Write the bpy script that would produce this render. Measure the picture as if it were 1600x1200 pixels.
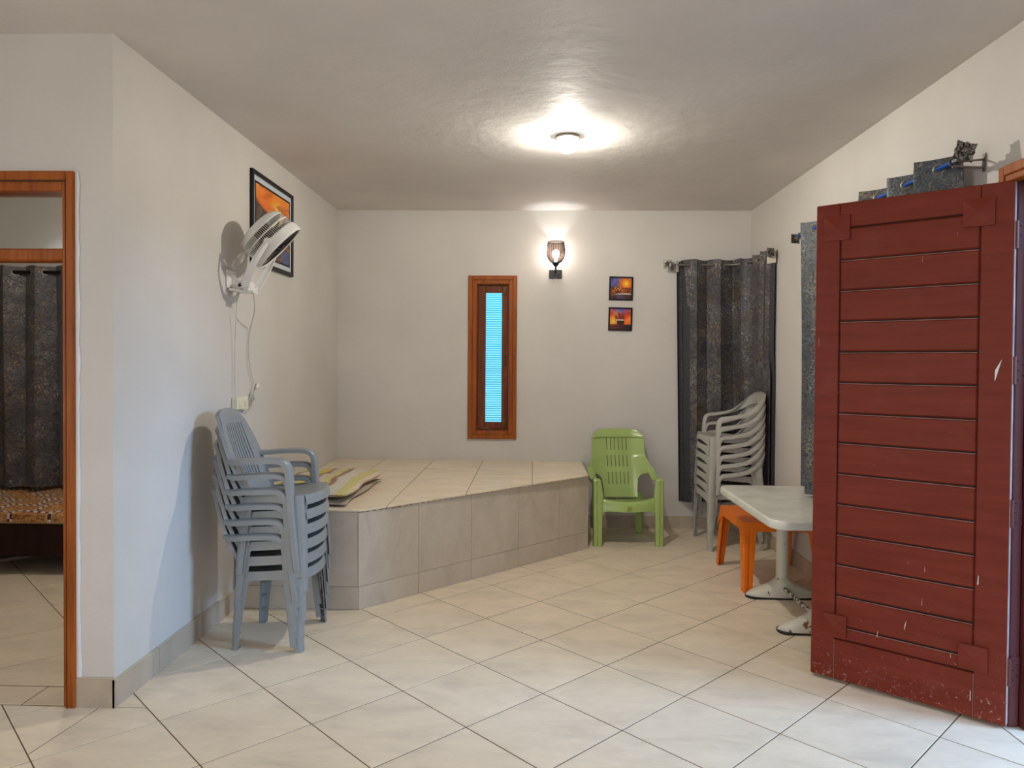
import bpy, math, random
from mathutils import Matrix, Vector
random.seed(7)
for o in list(bpy.data.objects): bpy.data.objects.remove(o)
scn = bpy.context.scene
col = scn.collection
PI = math.pi
sin, cos = math.sin, math.cos

def lin(c):
    c /= 255.0
    return c/12.92 if c <= 0.04045 else ((c+0.055)/1.055)**2.4
def S(r, g, b): return (lin(r), lin(g), lin(b), 1.0)

# ------------------------------------------------------------------ room constants (metres)
XL, XR, YF, YB, HC = -1.591, 1.735, 2.717, 5.884, 2.556      # left wall, right wall, door wall, back wall, ceiling
PH = 0.534                                                   # platform height
RX0, RY0 = -3.3, -2.4                                        # unseen part of the room behind the camera

# ------------------------------------------------------------------ camera
cam_d = bpy.data.cameras.new('camera'); cam = bpy.data.objects.new('camera', cam_d); col.objects.link(cam)
scn.camera = cam
F, CX, CY, PITCH, YAW, ROLL, CH = 1136.53, 801.82, 586.59, -0.01684, 0.02704, -0.00714, 1.3253
cam_d.sensor_width = 36; cam_d.lens = F/1600*36
cam_d.shift_x = -(CX-800)/1600; cam_d.shift_y = (CY-600)/1600
cam_d.clip_start = 0.05
Rm = Matrix.Rotation(YAW, 4, 'Z') @ Matrix.Rotation(PITCH, 4, 'X') @ Matrix.Rotation(ROLL, 4, 'Y')
cam.matrix_world = Matrix.Translation((0, 0, CH)) @ Rm @ Matrix.Rotation(PI/2, 4, 'X')

# ------------------------------------------------------------------ world, large lights, exposure
w = bpy.data.worlds.new('world'); scn.world = w; w.use_nodes = True
wn = w.node_tree; wn.nodes.clear()
wo = wn.nodes.new('ShaderNodeOutputWorld'); wb = wn.nodes.new('ShaderNodeBackground'); wr = wn.nodes.new('ShaderNodeValToRGB')
wt = wn.nodes.new('ShaderNodeTexCoord'); wx = wn.nodes.new('ShaderNodeSeparateXYZ'); wm = wn.nodes.new('ShaderNodeMapRange')
wn.links.new(wt.outputs['Generated'], wx.inputs[0]); wn.links.new(wx.outputs['Z'], wm.inputs[0])
wm.inputs[1].default_value = -1; wm.inputs[2].default_value = 1
wn.links.new(wm.outputs[0], wr.inputs[0]); wn.links.new(wr.outputs[0], wb.inputs[0]); wn.links.new(wb.outputs[0], wo.inputs[0])
e = wr.color_ramp.elements
e[0].position = 0.40; e[0].color = (0.16, 0.20, 0.20, 1)
e[1].position = 1.0; e[1].color = (0.25, 0.48, 1.0, 1)
k = e.new(0.52); k.color = (0.62, 0.80, 1.0, 1)
wb.inputs[1].default_value = 1.5

def area(name, loc, rot, sx, sy, power, color):
    d = bpy.data.lights.new(name, 'AREA'); d.shape = 'RECTANGLE'; d.size = sx; d.size_y = sy; d.energy = power; d.color = color
    o = bpy.data.objects.new(name, d); col.objects.link(o); o.location = loc; o.rotation_euler = rot; return o
def point(name, loc, power, color, rad):
    d = bpy.data.lights.new(name, 'POINT'); d.energy = power; d.color = color; d.shadow_soft_size = rad
    o = bpy.data.objects.new(name, d); col.objects.link(o); o.location = loc; return o
area('rear_fill_area', (-0.9, RY0-0.25, 1.55), (PI/2, 0, 0), 2.6, 1.5, 13, (1.0, 0.97, 0.93))  # added fill light, enters by an added rear window opening
area('side_fill_area', (RX0-0.25, -0.5, 1.45), (0, -PI/2, 0), 1.4, 2.0, 34, (1.0, 0.93, 0.85))  # added fill light through an added side opening, lifts the right wall
area('doorway_daylight', (5.5, 1.4, 2.6), (0, PI/2-0.22, -0.13), 1.2, 1.6, 235, (0.38, 0.62, 1.0))
point('rear_fill_lamp', (0.2, -1.0, 2.38), 17, (1.0, 0.95, 0.88), 0.09)  # added lamp behind the camera, brightens the near ceiling
point('ceiling_lamp_bulb', (0.179, 3.967, 2.531), 62, (1.0, 0.94, 0.83), 0.018)
point('wall_lamp_bulb', (0.175, 5.80, 2.20), 6.5, (1.0, 0.97, 0.95), 0.018)
point('bedroom_fill_lamp', (-2.4, 3.9, 2.40), 24, (1.0, 0.94, 0.84), 0.06)  # added lamp, out of view, lights the bedroom past the doorway
scn.view_settings.view_transform = 'Standard'; scn.view_settings.look = 'None'
scn.view_settings.exposure = 0.72; scn.view_settings.gamma = 1; scn.view_settings.use_curve_mapping = False

# ------------------------------------------------------------------ materials
class NT:
    def __init__(s, name):
        s.m = bpy.data.materials.new(name); s.m.use_nodes = True; s.t = s.m.node_tree
        s.b = s.t.nodes['Principled BSDF']; s.tc = s.t.nodes.new('ShaderNodeTexCoord')
    def n(s, ty, **kw):
        x = s.t.nodes.new('ShaderNode'+ty)
        for k, v in kw.items(): setattr(x, k, v)
        return x
    def l(s, a, b): s.t.links.new(a, b)
    def map(s, scale=(1, 1, 1), rot=(0, 0, 0), src='Object'):
        m = s.n('Mapping'); m.inputs['Scale'].default_value = scale; m.inputs['Rotation'].default_value = rot
        s.l(s.tc.outputs[src], m.inputs[0]); return m.outputs[0]
    def noise(s, scale, vec=None, detail=4, rough=0.55, dist=0.0):
        x = s.n('TexNoise'); x.inputs['Scale'].default_value = scale; x.inputs['Detail'].default_value = detail
        x.inputs['Roughness'].default_value = rough; x.inputs['Distortion'].default_value = dist
        s.l(vec if vec else s.tc.outputs['Object'], x.inputs['Vector']); return x.outputs['Fac']
    def ramp(s, fac, stops):
        r = s.n('ValToRGB'); e = r.color_ramp.elements
        e[0].position, e[0].color = stops[0]; e[1].position, e[1].color = stops[-1]
        for p, c in stops[1:-1]: q = e.new(p); q.color = c
        s.l(fac, r.inputs[0]); return r.outputs[0]
    def mix(s, fac, a, b, mode='MIX'):
        x = s.n('Mix', data_type='RGBA', blend_type=mode)
        for sock, v in ((x.inputs[0], fac), (x.inputs[6], a), (x.inputs[7], b)):
            if hasattr(v, 'links'): s.l(v, sock)
            else: sock.default_value = v
        return x.outputs[2]
    def math(s, op, a, b=0.0):
        x = s.n('Math', operation=op)
        for sock, v in ((x.inputs[0], a), (x.inputs[1], b)):
            if hasattr(v, 'links'): s.l(v, sock)
            else: sock.default_value = v
        return x.outputs[0]
    def bump(s, h, strength, dist=0.01):
        x = s.n('Bump'); x.inputs['Strength'].default_value = strength; x.inputs['Distance'].default_value = dist
        s.l(h, x.inputs['Height']); s.l(x.outputs[0], s.b.inputs['Normal'])
    def color(s, c):
        if hasattr(c, 'links'): s.l(c, s.b.inputs['Base Color'])
        else: s.b.inputs['Base Color'].default_value = c
    def set(s, rough=None, metal=None, **kw):
        if rough is not None: s.b.inputs['Roughness'].default_value = rough
        if metal is not None: s.b.inputs['Metallic'].default_value = metal
        for k, v in kw.items(): s.b.inputs[k].default_value = v
        return s
BW = lambda v: (v, v, v, 1)

def m_plain(name, c, rough=0.5, metal=0.0, var=0.06, scale=25, bump=0.0, **kw):
    t = NT(name); n = t.noise(scale)
    dk = tuple(x*(1-var) for x in c[:3])+(1,); lt = tuple(min(1, x*(1+var)) for x in c[:3])+(1,)
    t.color(t.ramp(n, [(0.3, dk), (0.7, lt)])); t.set(rough, metal)
    if bump: t.bump(t.noise(scale*4), bump, 0.002)
    for k, v in kw.items(): t.b.inputs[k].default_value = v
    return t.m
def m_wall(name, c, bump=0.25, blotch=0.05, rough=0.62):
    t = NT(name)
    a = t.noise(1.3, detail=5); d = tuple(x*(1-blotch) for x in c[:3])+(1,); l = tuple(x*(1+blotch) for x in c[:3])+(1,)
    base = t.ramp(a, [(0.35, d), (0.65, l)])
    sp = t.ramp(t.noise(60, detail=2), [(0.74, BW(0)), (0.80, BW(1))])
    t.color(t.mix(t.math('MULTIPLY', sp, 0.12), base, BW(0.4)))
    t.set(rough); h = t.math('ADD', t.noise(9, detail=3), t.math('MULTIPLY', t.noise(160, detail=2), 0.25))
    t.bump(h, bump, 0.006); return t.m
def m_tile(name, c, rough=0.34, haze=0.55):
    t = NT(name)
    oi = t.n('ObjectInfo'); off = t.n('Vector' + 'Math', operation='SCALE'); off.inputs['Scale'].default_value = 37.0
    cmb = t.n('CombineXYZ'); t.l(oi.outputs['Random'], cmb.inputs[0]); t.l(oi.outputs['Random'], cmb.inputs[1]); t.l(cmb.outputs[0], off.inputs[0])
    add = t.n('VectorMath', operation='ADD'); t.l(t.tc.outputs['Object'], add.inputs[0]); t.l(off.outputs[0], add.inputs[1])
    mp = t.n('Mapping'); mp.inputs['Scale'].default_value = (1, 2.4, 1); mp.inputs['Rotation'].default_value = (0, 0, 0.35); t.l(add.outputs[0], mp.inputs[0])
    n1 = t.noise(3.2, mp.outputs[0], 6, 0.6, 0.6); n2 = t.noise(16, mp.outputs[0], 5, 0.65)
    d = tuple(x*0.84 for x in c[:3])+(1,); l = tuple(min(1, x*1.1) for x in c[:3])+(1,)
    base = t.ramp(n1, [(0.3, d), (0.5, c), (0.72, l)])
    base = t.mix(0.22, base, t.ramp(n2, [(0.35, tuple(x*0.75 for x in c[:3])+(1,)), (0.7, l)]))
    hz = t.ramp(t.noise(2.6, add.outputs[0], 7, 0.72, 0.3), [(0.52, BW(0)), (0.74, BW(haze))])
    base = t.mix(hz, base, tuple(min(1, x*1.12+0.07) for x in c[:3])+(1,))
    t.color(base); t.set(rough)
    t.l(t.ramp(n2, [(0.3, BW(rough-0.08)), (0.7, BW(rough+0.14))]), t.b.inputs['Roughness'])
    t.bump(n2, 0.06, 0.002); return t.m
def m_wood(name, c, dark, rough=0.35, axis=(1, 1, 14)):
    t = NT(name); v = t.map((40, 40, 3) if axis[2] == 14 else axis)
    n = t.noise(1.0, v, 5, 0.6, 0.8)
    base = t.ramp(n, [(0.3, dark), (0.6, c), (0.85, tuple(min(1, x*1.15) for x in c[:3])+(1,))])
    ch = t.ramp(t.noise(38, detail=2), [(0.80, BW(0)), (0.82, BW(0.6))])
    t.color(t.mix(ch, base, S(200, 185, 165))); t.set(0.45); t.b.inputs['Specular IOR Level'].default_value = 0.22; t.bump(n, 0.1, 0.002); return t.m
def m_redpaint(name):
    t = NT(name); n = t.noise(1.0, t.map((3, 3, 26)), 4)
    base = t.ramp(n, [(0.3, S(110, 39, 23)), (0.7, S(126, 49, 31))])
    sx = t.n('SeparateXYZ'); t.l(t.tc.outputs['Object'], sx.inputs[0])
    low = t.ramp(sx.outputs[2], [(0.0, BW(0.115)), (0.22, BW(0.035)), (1.0, BW(0.0))])
    speck = t.math('ADD', t.noise(60, detail=7, rough=0.75, dist=0.8), low)
    patch = t.math('MULTIPLY', t.ramp(speck, [(0.69, BW(0)), (0.73, BW(1))]), 0.6)
    scr = t.ramp(t.noise(1.0, t.map((90, 90, 9)), 2), [(0.765, BW(0)), (0.775, BW(0.7))])
    ch = t.math('MAXIMUM', patch, scr)
    dust = t.ramp(t.noise(7, detail=5), [(0.55, BW(0)), (0.85, BW(0.08))])
    base = t.mix(dust, base, S(160, 120, 110))
    t.color(t.mix(ch, base, S(205, 180, 165))); t.set(0.5); t.b.inputs['Specular IOR Level'].default_value = 0.2; t.bump(n, 0.12, 0.002); return t.m
def m_fabric(name, base, hi, gold, scale=1.0):
    t = NT(name); v = t.map((1, 1, 1.0))
    dn = t.noise(16*scale, v, 3, 0.6, 2.8)
    band = t.math('ABSOLUTE', t.math('SUBTRACT', dn, 0.5))
    line = t.ramp(band, [(0.0, BW(1)), (0.028, BW(0.75)), (0.05, BW(0))])
    leaf = t.ramp(t.noise(34*scale, v, 4, 0.7, 1.6), [(0.59, BW(0)), (0.62, BW(1))])
    zone = t.ramp(t.noise(4.5*scale, v, 3), [(0.38, BW(0.14)), (0.64, BW(1))])
    pat = t.math('MULTIPLY', t.math('MAXIMUM', t.math('MULTIPLY', line, 0.45), leaf), zone)
    gc = t.mix(t.ramp(t.noise(7, detail=2), [(0.42, BW(0)), (0.58, BW(1))]), hi, gold)
    dk = t.ramp(t.noise(22*scale, v, 4, 0.7, 1.2), [(0.40, tuple(x*0.45 for x in base[:3])+(1,)), (0.55, base)])
    t.color(t.mix(pat, dk, gc)); t.set(0.55); t.l(t.math('MULTIPLY', pat, 0.35), t.b.inputs['Metallic'])
    t.b.inputs['Sheen Weight'].default_value = 0.1
    t.bump(t.noise(500), 0.1, 0.001); return t.m
def m_attr(name, rough=0.25):
    t = NT(name); a = t.n('Attribute'); a.attribute_name = 'Col'; t.color(a.outputs['Color']); t.set(rough); return t.m
def m_emit(name, c, strength, transp=0.0):
    m = bpy.data.materials.new(name); m.use_nodes = True; t = m.node_tree; t.nodes.clear()
    o = t.nodes.new('ShaderNodeOutputMaterial'); em = t.nodes.new('ShaderNodeEmission'); em.inputs[0].default_value = c; em.inputs[1].default_value = strength
    if transp:
        tr = t.nodes.new('ShaderNodeBsdfTransparent'); mx = t.nodes.new('ShaderNodeMixShader'); mx.inputs[0].default_value = 1-transp
        t.links.new(tr.outputs[0], mx.inputs[1]); t.links.new(em.outputs[0], mx.inputs[2]); t.links.new(mx.outputs[0], o.inputs[0])
    else: t.links.new(em.outputs[0], o.inputs[0])
    return m
def m_glass(name, tint, gloss=0.12, rough=0.05):
    m = bpy.data.materials.new(name); m.use_nodes = True; t = m.node_tree; t.nodes.clear()
    o = t.nodes.new('ShaderNodeOutputMaterial'); tr = t.nodes.new('ShaderNodeBsdfTransparent'); tr.inputs[0].default_value = tint
    g = t.nodes.new('ShaderNodeBsdfGlossy'); g.inputs['Roughness'].default_value = rough
    mx = t.nodes.new('ShaderNodeMixShader'); mx.inputs[0].default_value = gloss
    t.links.new(tr.outputs[0], mx.inputs[1]); t.links.new(g.outputs[0], mx.inputs[2]); t.links.new(mx.outputs[0], o.inputs[0]); return m

WALL = m_wall('cream_wall_paint', S(204, 199, 192))
CEIL = m_wall('ceiling_plaster', S(217, 212, 208), bump=0.5, blotch=0.06, rough=0.68)
TILE = m_tile('floor_tile', S(228, 213, 188), 0.42)
SKIRT = m_tile('skirting_tile', S(182, 166, 146), 0.4, 0.3)
RISER = m_tile('riser_tile', S(198, 187, 172), 0.42, 0.4)
RGROUT = m_plain('brown_grout', S(134, 116, 92), 0.9)
GROUT = m_plain('dark_grout', S(104, 88, 70), 0.95, bump=0.3, **{'Specular IOR Level': 0.0})
GROUTL = m_plain('pale_grout', S(196, 184, 160), 0.9, bump=0.3)
WOOD = m_wood('varnished_wood', S(158, 84, 24), S(124, 60, 14))
WOODD = m_wood('dark_varnished_wood', S(120, 60, 24), S(84, 38, 14))
RED = m_redpaint('maroon_door_paint')
JAMB = m_plain('maroon_jamb_paint', S(96, 42, 42), 0.4, bump=0.1)
GREY = m_plain('grey_plastic', S(136, 138, 137), 0.36, var=0.04, bump=0.04)
GREYB = m_plain('warm_grey_plastic', S(168, 167, 157), 0.38, var=0.04, bump=0.04)
GREEN = m_plain('green_plastic', S(160, 182, 108), 0.25, var=0.05, scale=8)
ORANGE = m_plain('orange_plastic', S(226, 112, 14), 0.35, var=0.06)
WHITE = m_plain('white_plastic', S(226, 224, 218), 0.35, var=0.02)
CREAM = m_plain('cream_plastic', S(222, 216, 190), 0.4, var=0.02)
TOP = m_plain('marbled_table_top', S(214, 213, 202), 0.3, var=0.12, scale=7)
LEGW = NT('chipped_white_metal')
_r = LEGW.ramp(LEGW.noise(26, detail=4), [(0.655, BW(0)), (0.68, BW(1))]); LEGW.color(LEGW.mix(_r, S(200, 196, 180), S(120, 78, 28))); LEGW.set(0.4); LEGW = LEGW.m
RUST = NT('rusted_bar'); RUST.color(RUST.ramp(RUST.noise(45, detail=4), [(0.47, S(60, 46, 36)), (0.52, S(190, 186, 172))])); RUST.set(0.6); RUST = RUST.m
BLACK = m_plain('black_lacquer', S(15, 14, 14), 0.4, **{'Specular IOR Level': 0.25})
BLACKM = m_plain('black_rubber', S(14, 13, 13), 0.6)
PEWTER = NT('antique_pewter'); PEWTER.color(PEWTER.ramp(PEWTER.noise(140, detail=3), [(0.42, S(34, 32, 30)), (0.6, S(150, 146, 138))])); PEWTER.set(0.35, 0.7); PEWTER.bump(PEWTER.noise(140), 0.4, 0.003); PEWTER = PEWTER.m
STEEL = m_plain('grey_steel', S(130, 126, 118), 0.35, 0.7)
BRASS = m_plain('aged_brass', S(104, 84, 48), 0.4, 0.7)
BLUE = m_plain('blue_wrap', S(18, 74, 158), 0.25)
MAT = m_plain('pale_mount', S(198, 206, 212), 0.5)
PRINT = m_attr('picture_print'); STRIPE = m_attr('striped_cloth', 0.9)
CURT = m_fabric('charcoal_curtain', S(62, 62, 70), S(172, 168, 158), S(172, 144, 98), 1.15)
CURTT = m_fabric('teal_grey_curtain', S(64, 73, 82), S(176, 174, 164), S(178, 154, 104), 1.0)
LINING = m_plain('dark_lining', S(58, 60, 64), 0.9)
TABW = m_plain('pale_header_tape', S(200, 190, 176), 0.8)
BEDW = m_wood('dark_bed_wood', S(46, 22, 18), S(26, 12, 10), 0.4)
SLAB = m_plain('outside_concrete', S(150, 150, 145), 0.9)

# ------------------------------------------------------------------ geometry helpers
class MB:
    def __init__(s): s.v = []; s.f = []
    def add(s, vs, fs):
        b = len(s.v); s.v += [tuple(p) for p in vs]; s.f += [tuple(i+b for i in f) for f in fs]; return s
    def box(s, x0, x1, y0, y1, z0, z1, ch=0.0, M=None):
        if ch:
            a, b, c = (x0, x1), (y0, y1), (z0, z1); V = []; idx = {}
            for i in (0, 1):
                for j in (0, 1):
                    for k in (0, 1):
                        for ax in range(3):
                            p = [a[i], b[j], c[k]]
                            for q in range(3):
                                if q != ax: p[q] += ch*(1 if (i, j, k)[q] == 0 else -1)
                            idx[i, j, k, ax] = len(V); V.append(p)
            Fs = []
            for ax in range(3):
                o = [q for q in range(3) if q != ax]
                for sgn in (0, 1):
                    qs = []
                    for (u, w) in ((0, 0), (1, 0), (1, 1), (0, 1)):
                        t = [0, 0, 0]; t[ax] = sgn; t[o[0]] = u; t[o[1]] = w; qs.append(idx[t[0], t[1], t[2], ax])
                    Fs.append(qs if (sgn == 1) != (ax == 1) else qs[::-1])
                    # chamfer along edges handled below
            for ax in range(3):
                o = [q for q in range(3) if q != ax]
                for u in (0, 1):
                    for w in (0, 1):
                        t0 = [0]*3; t0[o[0]] = u; t0[o[1]] = w; t1 = list(t0); t1[ax] = 1
                        Fs.append([idx[t0[0], t0[1], t0[2], o[0]], idx[t1[0], t1[1], t1[2], o[0]], idx[t1[0], t1[1], t1[2], o[1]], idx[t0[0], t0[1], t0[2], o[1]]])
            for i in (0, 1):
                for j in (0, 1):
                    for k in (0, 1): Fs.append([idx[i, j, k, 0], idx[i, j, k, 1], idx[i, j, k, 2]])
        else:
            V = [(x, y, z) for x in (x0, x1) for y in (y0, y1) for z in (z0, z1)]
            Fs = [(0, 1, 3, 2), (4, 6, 7, 5), (0, 4, 5, 1), (2, 3, 7, 6), (0, 2, 6, 4), (1, 5, 7, 3)]
        if M: V = [M @ Vector(p) for p in V]
        return s.add(V, Fs)
    def prism(s, poly, z0, z1, ch=0.0, M=None):
        n = len(poly); V = [(x, y, z0) for x, y in poly]; Fs = [tuple(range(n))[::-1]]
        if ch:
            V += [(x, y, z1-ch) for x, y in poly] + [(x, y, z1) for x, y in inset(poly, ch)]; L = 3
        else: V += [(x, y, z1) for x, y in poly]; L = 2
        for l in range(L-1):
            for i in range(n):
                j = (i+1) % n; Fs.append((l*n+i, l*n+j, (l+1)*n+j, (l+1)*n+i))
        Fs.append(tuple(range((L-1)*n, L*n)))
        if M: V = [M @ Vector(p) for p in V]
        return s.add(V, Fs)
    def tube(s, pts, r, n=10, caps=True, closed=False):
        pts = [Vector(p) for p in pts]; m = len(pts); rs = r if isinstance(r, (list, tuple)) else [r]*m; V = []; up = None
        for i, p in enumerate(pts):
            if closed: t = pts[(i+1) % m]-pts[i-1]
            else: t = pts[min(i+1, m-1)]-pts[max(i-1, 0)]
            t.normalize()
            if up is None: up = t.orthogonal().normalized()
            up = (up-t*up.dot(t)).normalized(); sd = t.cross(up)
            for k in range(n):
                a = 2*PI*k/n; V.append(p+rs[i]*(cos(a)*up+sin(a)*sd))
        Fs = []
        for i in range(m if closed else m-1):
            for k in range(n):
                a = i*n+k; b = i*n+(k+1) % n; c = ((i+1) % m)*n+(k+1) % n; d = ((i+1) % m)*n+k; Fs.append((a, b, c, d))
        if caps and not closed: Fs += [tuple(range(n))[::-1], tuple(range((m-1)*n, m*n))]
        return s.add(V, Fs)
    def ring(s, c, axis, R, r, n=24, k=8):
        c = Vector(c); ax = Vector(axis).normalized(); u = ax.orthogonal().normalized(); v = ax.cross(u)
        return s.tube([c+R*(cos(2*PI*i/n)*u+sin(2*PI*i/n)*v) for i in range(n)], r, k, closed=True)
    def lathe(s, prof, n=32, M=None, mod=None, capb=False, capt=False):
        V = []
        for r, z in prof:
            for k in range(n):
                a = 2*PI*k/n; q = r*(mod(a) if mod else 1); V.append(Vector((q*cos(a), q*sin(a), z)))
        m = len(prof); Fs = [(i*n+k, i*n+(k+1) % n, (i+1)*n+(k+1) % n, (i+1)*n+k) for i in range(m-1) for k in range(n)]
        if capb: Fs.append(tuple(range(n))[::-1])
        if capt: Fs.append(tuple(range((m-1)*n, m*n)))
        if M: V = [M @ p for p in V]
        return s.add(V, Fs)
    def sheet(s, G, th=0.004, hole=None, M=None):
        """curved plate: a grid of points given thickness, with cut-out cells"""
        nu, nv = len(G), len(G[0]); G = [[Vector(p) for p in r] for r in G]; N = []
        for i in range(nu):
            r = []
            for j in range(nv):
                du = G[min(i+1, nu-1)][j]-G[max(i-1, 0)][j]; dv = G[i][min(j+1, nv-1)]-G[i][max(j-1, 0)]
                q = du.cross(dv); r.append(q.normalized() if q.length > 1e-12 else (r[-1] if r else Vector((0, 0, 1))))
            N.append(r)
        V = []
        for sg in (1, -1):
            for i in range(nu):
                for j in range(nv): V.append(G[i][j]+N[i][j]*th*0.5*sg)
        if M: V = [M @ p for p in V]
        keep = lambda i, j: 0 <= i < nu-1 and 0 <= j < nv-1 and not (hole and hole(i, j))
        A = lambda i, j: i*nv+j; B = lambda i, j: nu*nv+i*nv+j; Fs = []
        for i in range(nu-1):
            for j in range(nv-1):
                if not keep(i, j): continue
                Fs.append((A(i, j), A(i+1, j), A(i+1, j+1), A(i, j+1))); Fs.append((B(i, j), B(i, j+1), B(i+1, j+1), B(i+1, j)))
                for (di, dj, p, q) in ((-1, 0, (i, j), (i, j+1)), (1, 0, (i+1, j+1), (i+1, j)), (0, -1, (i+1, j), (i, j)), (0, 1, (i, j+1), (i+1, j+1))):
                    if not keep(i+di, j+dj): Fs.append((A(*p), A(*q), B(*q), B(*p)))
        return s.add(V, Fs)
    def build(s, name, mat, parent=None, smooth=False, off=None, colors=None):
        V = s.v
        if off: V = [(x-off[0], y-off[1], z-off[2]) for x, y, z in V]
        me = bpy.data.meshes.new(name); me.from_pydata([tuple(p) for p in V], [], s.f); me.validate()
        me.materials.append(mat)
        if colors:
            at = me.color_attributes.new('Col', 'FLOAT_COLOR', 'POINT')
            for i, c in enumerate(colors): at.data[i].color = c
        bm_fix(me)
        if smooth:
            for p in me.polygons: p.use_smooth = True
            try: me.set_sharp_from_angle(angle=math.radians(smooth if smooth is not True else 38))
            except Exception: pass
        o = bpy.data.objects.new(name, me); col.objects.link(o)
        if parent: o.parent = parent
        return o
import bmesh
def bm_fix(me):
    b = bmesh.new(); b.from_mesh(me); bmesh.ops.recalc_face_normals(b, faces=b.faces); b.to_mesh(me); b.free()
def inset(poly, d):
    n = len(poly); out = []; ar = sum(poly[i][0]*poly[(i+1) % n][1]-poly[(i+1) % n][0]*poly[i][1] for i in range(n)); sg = 1 if ar > 0 else -1
    for i in range(n):
        p0, p1, p2 = Vector(poly[i-1]), Vector(poly[i]), Vector(poly[(i+1) % n])
        a = (p1-p0).normalized(); b = (p2-p1).normalized(); na = Vector((-a.y, a.x))*sg; nb = Vector((-b.y, b.x))*sg
        h = na+nb; L = h.length
        if L < 1e-6: out.append(tuple(p1+na*d)); continue
        h /= L; k = d/max(0.35, h.dot(na)); out.append(tuple(p1+h*k))
    return out
def clip(poly, a, b, c):          # keep a*x+b*y<=c
    out = []
    for i in range(len(poly)):
        p, q = poly[i-1], poly[i]; dp = a*p[0]+b*p[1]-c; dq = a*q[0]+b*q[1]-c
        if (dp <= 0) != (dq <= 0):
            t = dp/(dp-dq); out.append((p[0]+t*(q[0]-p[0]), p[1]+t*(q[1]-p[1])))
        if dq <= 0: out.append(q)
    o2 = []
    for p in out:
        if not o2 or math.dist(p, o2[-1]) > 1e-4: o2.append(p)
    if len(o2) > 1 and math.dist(o2[0], o2[-1]) < 1e-4: o2.pop()
    return o2
def inside(P, q):
    s_ = [(P[i][0]-P[i-1][0])*(q[1]-P[i-1][1])-(P[i][1]-P[i-1][1])*(q[0]-P[i-1][0]) for i in range(len(P))]
    return all(a >= 0 for a in s_) or all(a <= 0 for a in s_)
def parea(p): return abs(sum(p[i-1][0]*p[i][1]-p[i][0]*p[i-1][1] for i in range(len(p))))/2
def thing(name, label, cat, loc=(0, 0, 0), rz=0, group=None):
    o = bpy.data.objects.new(name, None); col.objects.link(o); o.location = loc; o.rotation_euler = (0, 0, rz); o.empty_display_size = 0.1
    return tag(o, label, cat, group)
def tag(o, label=None, cat=None, group=None, kind=None):
    if label: o['label'] = label
    if cat: o['category'] = cat
    if group: o['group'] = group
    if kind: o['kind'] = kind
    return o
def struct(name, label=None, loc=(0, 0, 0)):
    o = bpy.data.objects.new(name, None); col.objects.link(o); o.location = loc; o.empty_display_size = 0.1; o['kind'] = 'structure'
    if label: o['label'] = label
    return o
def copy_tree(o, parent=None):
    c = o.copy(); col.objects.link(c)
    if parent: c.parent = parent
    for ch in list(o.children): copy_tree(ch, c)
    return c
def cr(pts, n=8):                 # Catmull-Rom smoothing
    P = [Vector(p) for p in pts]; P = [P[0]*2-P[1]]+P+[P[-1]*2-P[-2]]; out = []
    for i in range(1, len(P)-2):
        for k in range(n):
            t = k/n; a, b, c, d = P[i-1:i+3]
            out.append(0.5*((2*b)+(c-a)*t+(2*a-5*b+4*c-d)*t*t+(3*b-a-3*c+d)*t**3))
    out.append(P[-2]); return out
def lerp(a, b, t): return a+(b-a)*t
def interp(tab, x):
    if x <= tab[0][0]: return tab[0][1]
    for (x0, y0), (x1, y1) in zip(tab, tab[1:]):
        if x <= x1: return lerp(y0, y1, (x-x0)/(x1-x0))
    return tab[-1][1]
def sm(t): t = max(0, min(1, t)); return t*t*(3-2*t)

# ------------------------------------------------------------------ SETTING: walls, ceiling, floor
def boxes(name, mat, *bs):
    m = MB()
    for b in bs: m.box(*b)
    o = m.build(name, mat); o['kind'] = 'structure'; return o
BX0, BY1 = -4.6, 5.35                                         # bedroom beyond the left doorway
D0, D1, DT = -2.56, -1.775, 2.032                             # left doorway: x range, top
WY0, WY1, WZ0, WZ1 = -0.49, -0.165, 0.745, 1.995              # slit window opening (x range, z range)
boxes('wall_back', WALL, (XL-0.15, WY0, YB, YB+0.16, 0, HC), (WY1, XR+0.15, YB, YB+0.16, 0, HC), (WY0, WY1, YB, YB+0.16, 0, WZ0), (WY0, WY1, YB, YB+0.16, WZ1, HC))
boxes('wall_left', WALL, (XL-0.12, XL, YF, YB, 0, HC))
boxes('wall_front_left', WALL, (D1, XL-0.12, YF, YF+0.165, 0, HC), (RX0, D0, YF, YF+0.165, 0, HC), (D0, D1, YF, YF+0.165, DT, HC))
E0, E1, ET = 1.88, 2.725, 2.03                                # right doorway
boxes('wall_right', WALL, (XR, XR+0.15, E1, YB, 0, HC), (XR, XR+0.15, RY0, E0, 0, HC), (XR, XR+0.15, E0, E1, ET, HC))
boxes('wall_rear', WALL, (RX0, -2.3, RY0-0.15, RY0, 0, HC), (0.5, XR+0.15, RY0-0.15, RY0, 0, HC), (-2.3, 0.5, RY0-0.15, RY0, 0, 0.8), (-2.3, 0.5, RY0-0.15, RY0, 2.25, HC))  # window opening added for the rear fill light
boxes('wall_far_left', WALL, (RX0-0.12, RX0, RY0, -1.5, 0, HC), (RX0-0.12, RX0, 0.5, YF, 0, HC), (RX0-0.12, RX0, -1.5, 0.5, 0, 0.75), (RX0-0.12, RX0, -1.5, 0.5, 2.15, HC))  # window opening added for the side fill light
boxes('wall_bedroom_back', WALL, (BX0, XL-0.12, BY1, BY1+0.12, 0, HC))
boxes('wall_bedroom_left', WALL, (BX0-0.12, BX0, YF, BY1+0.12, 0, HC))
boxes('wall_bedroom_front', WALL, (BX0, RX0, YF, YF+0.165, 0, HC))
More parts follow.
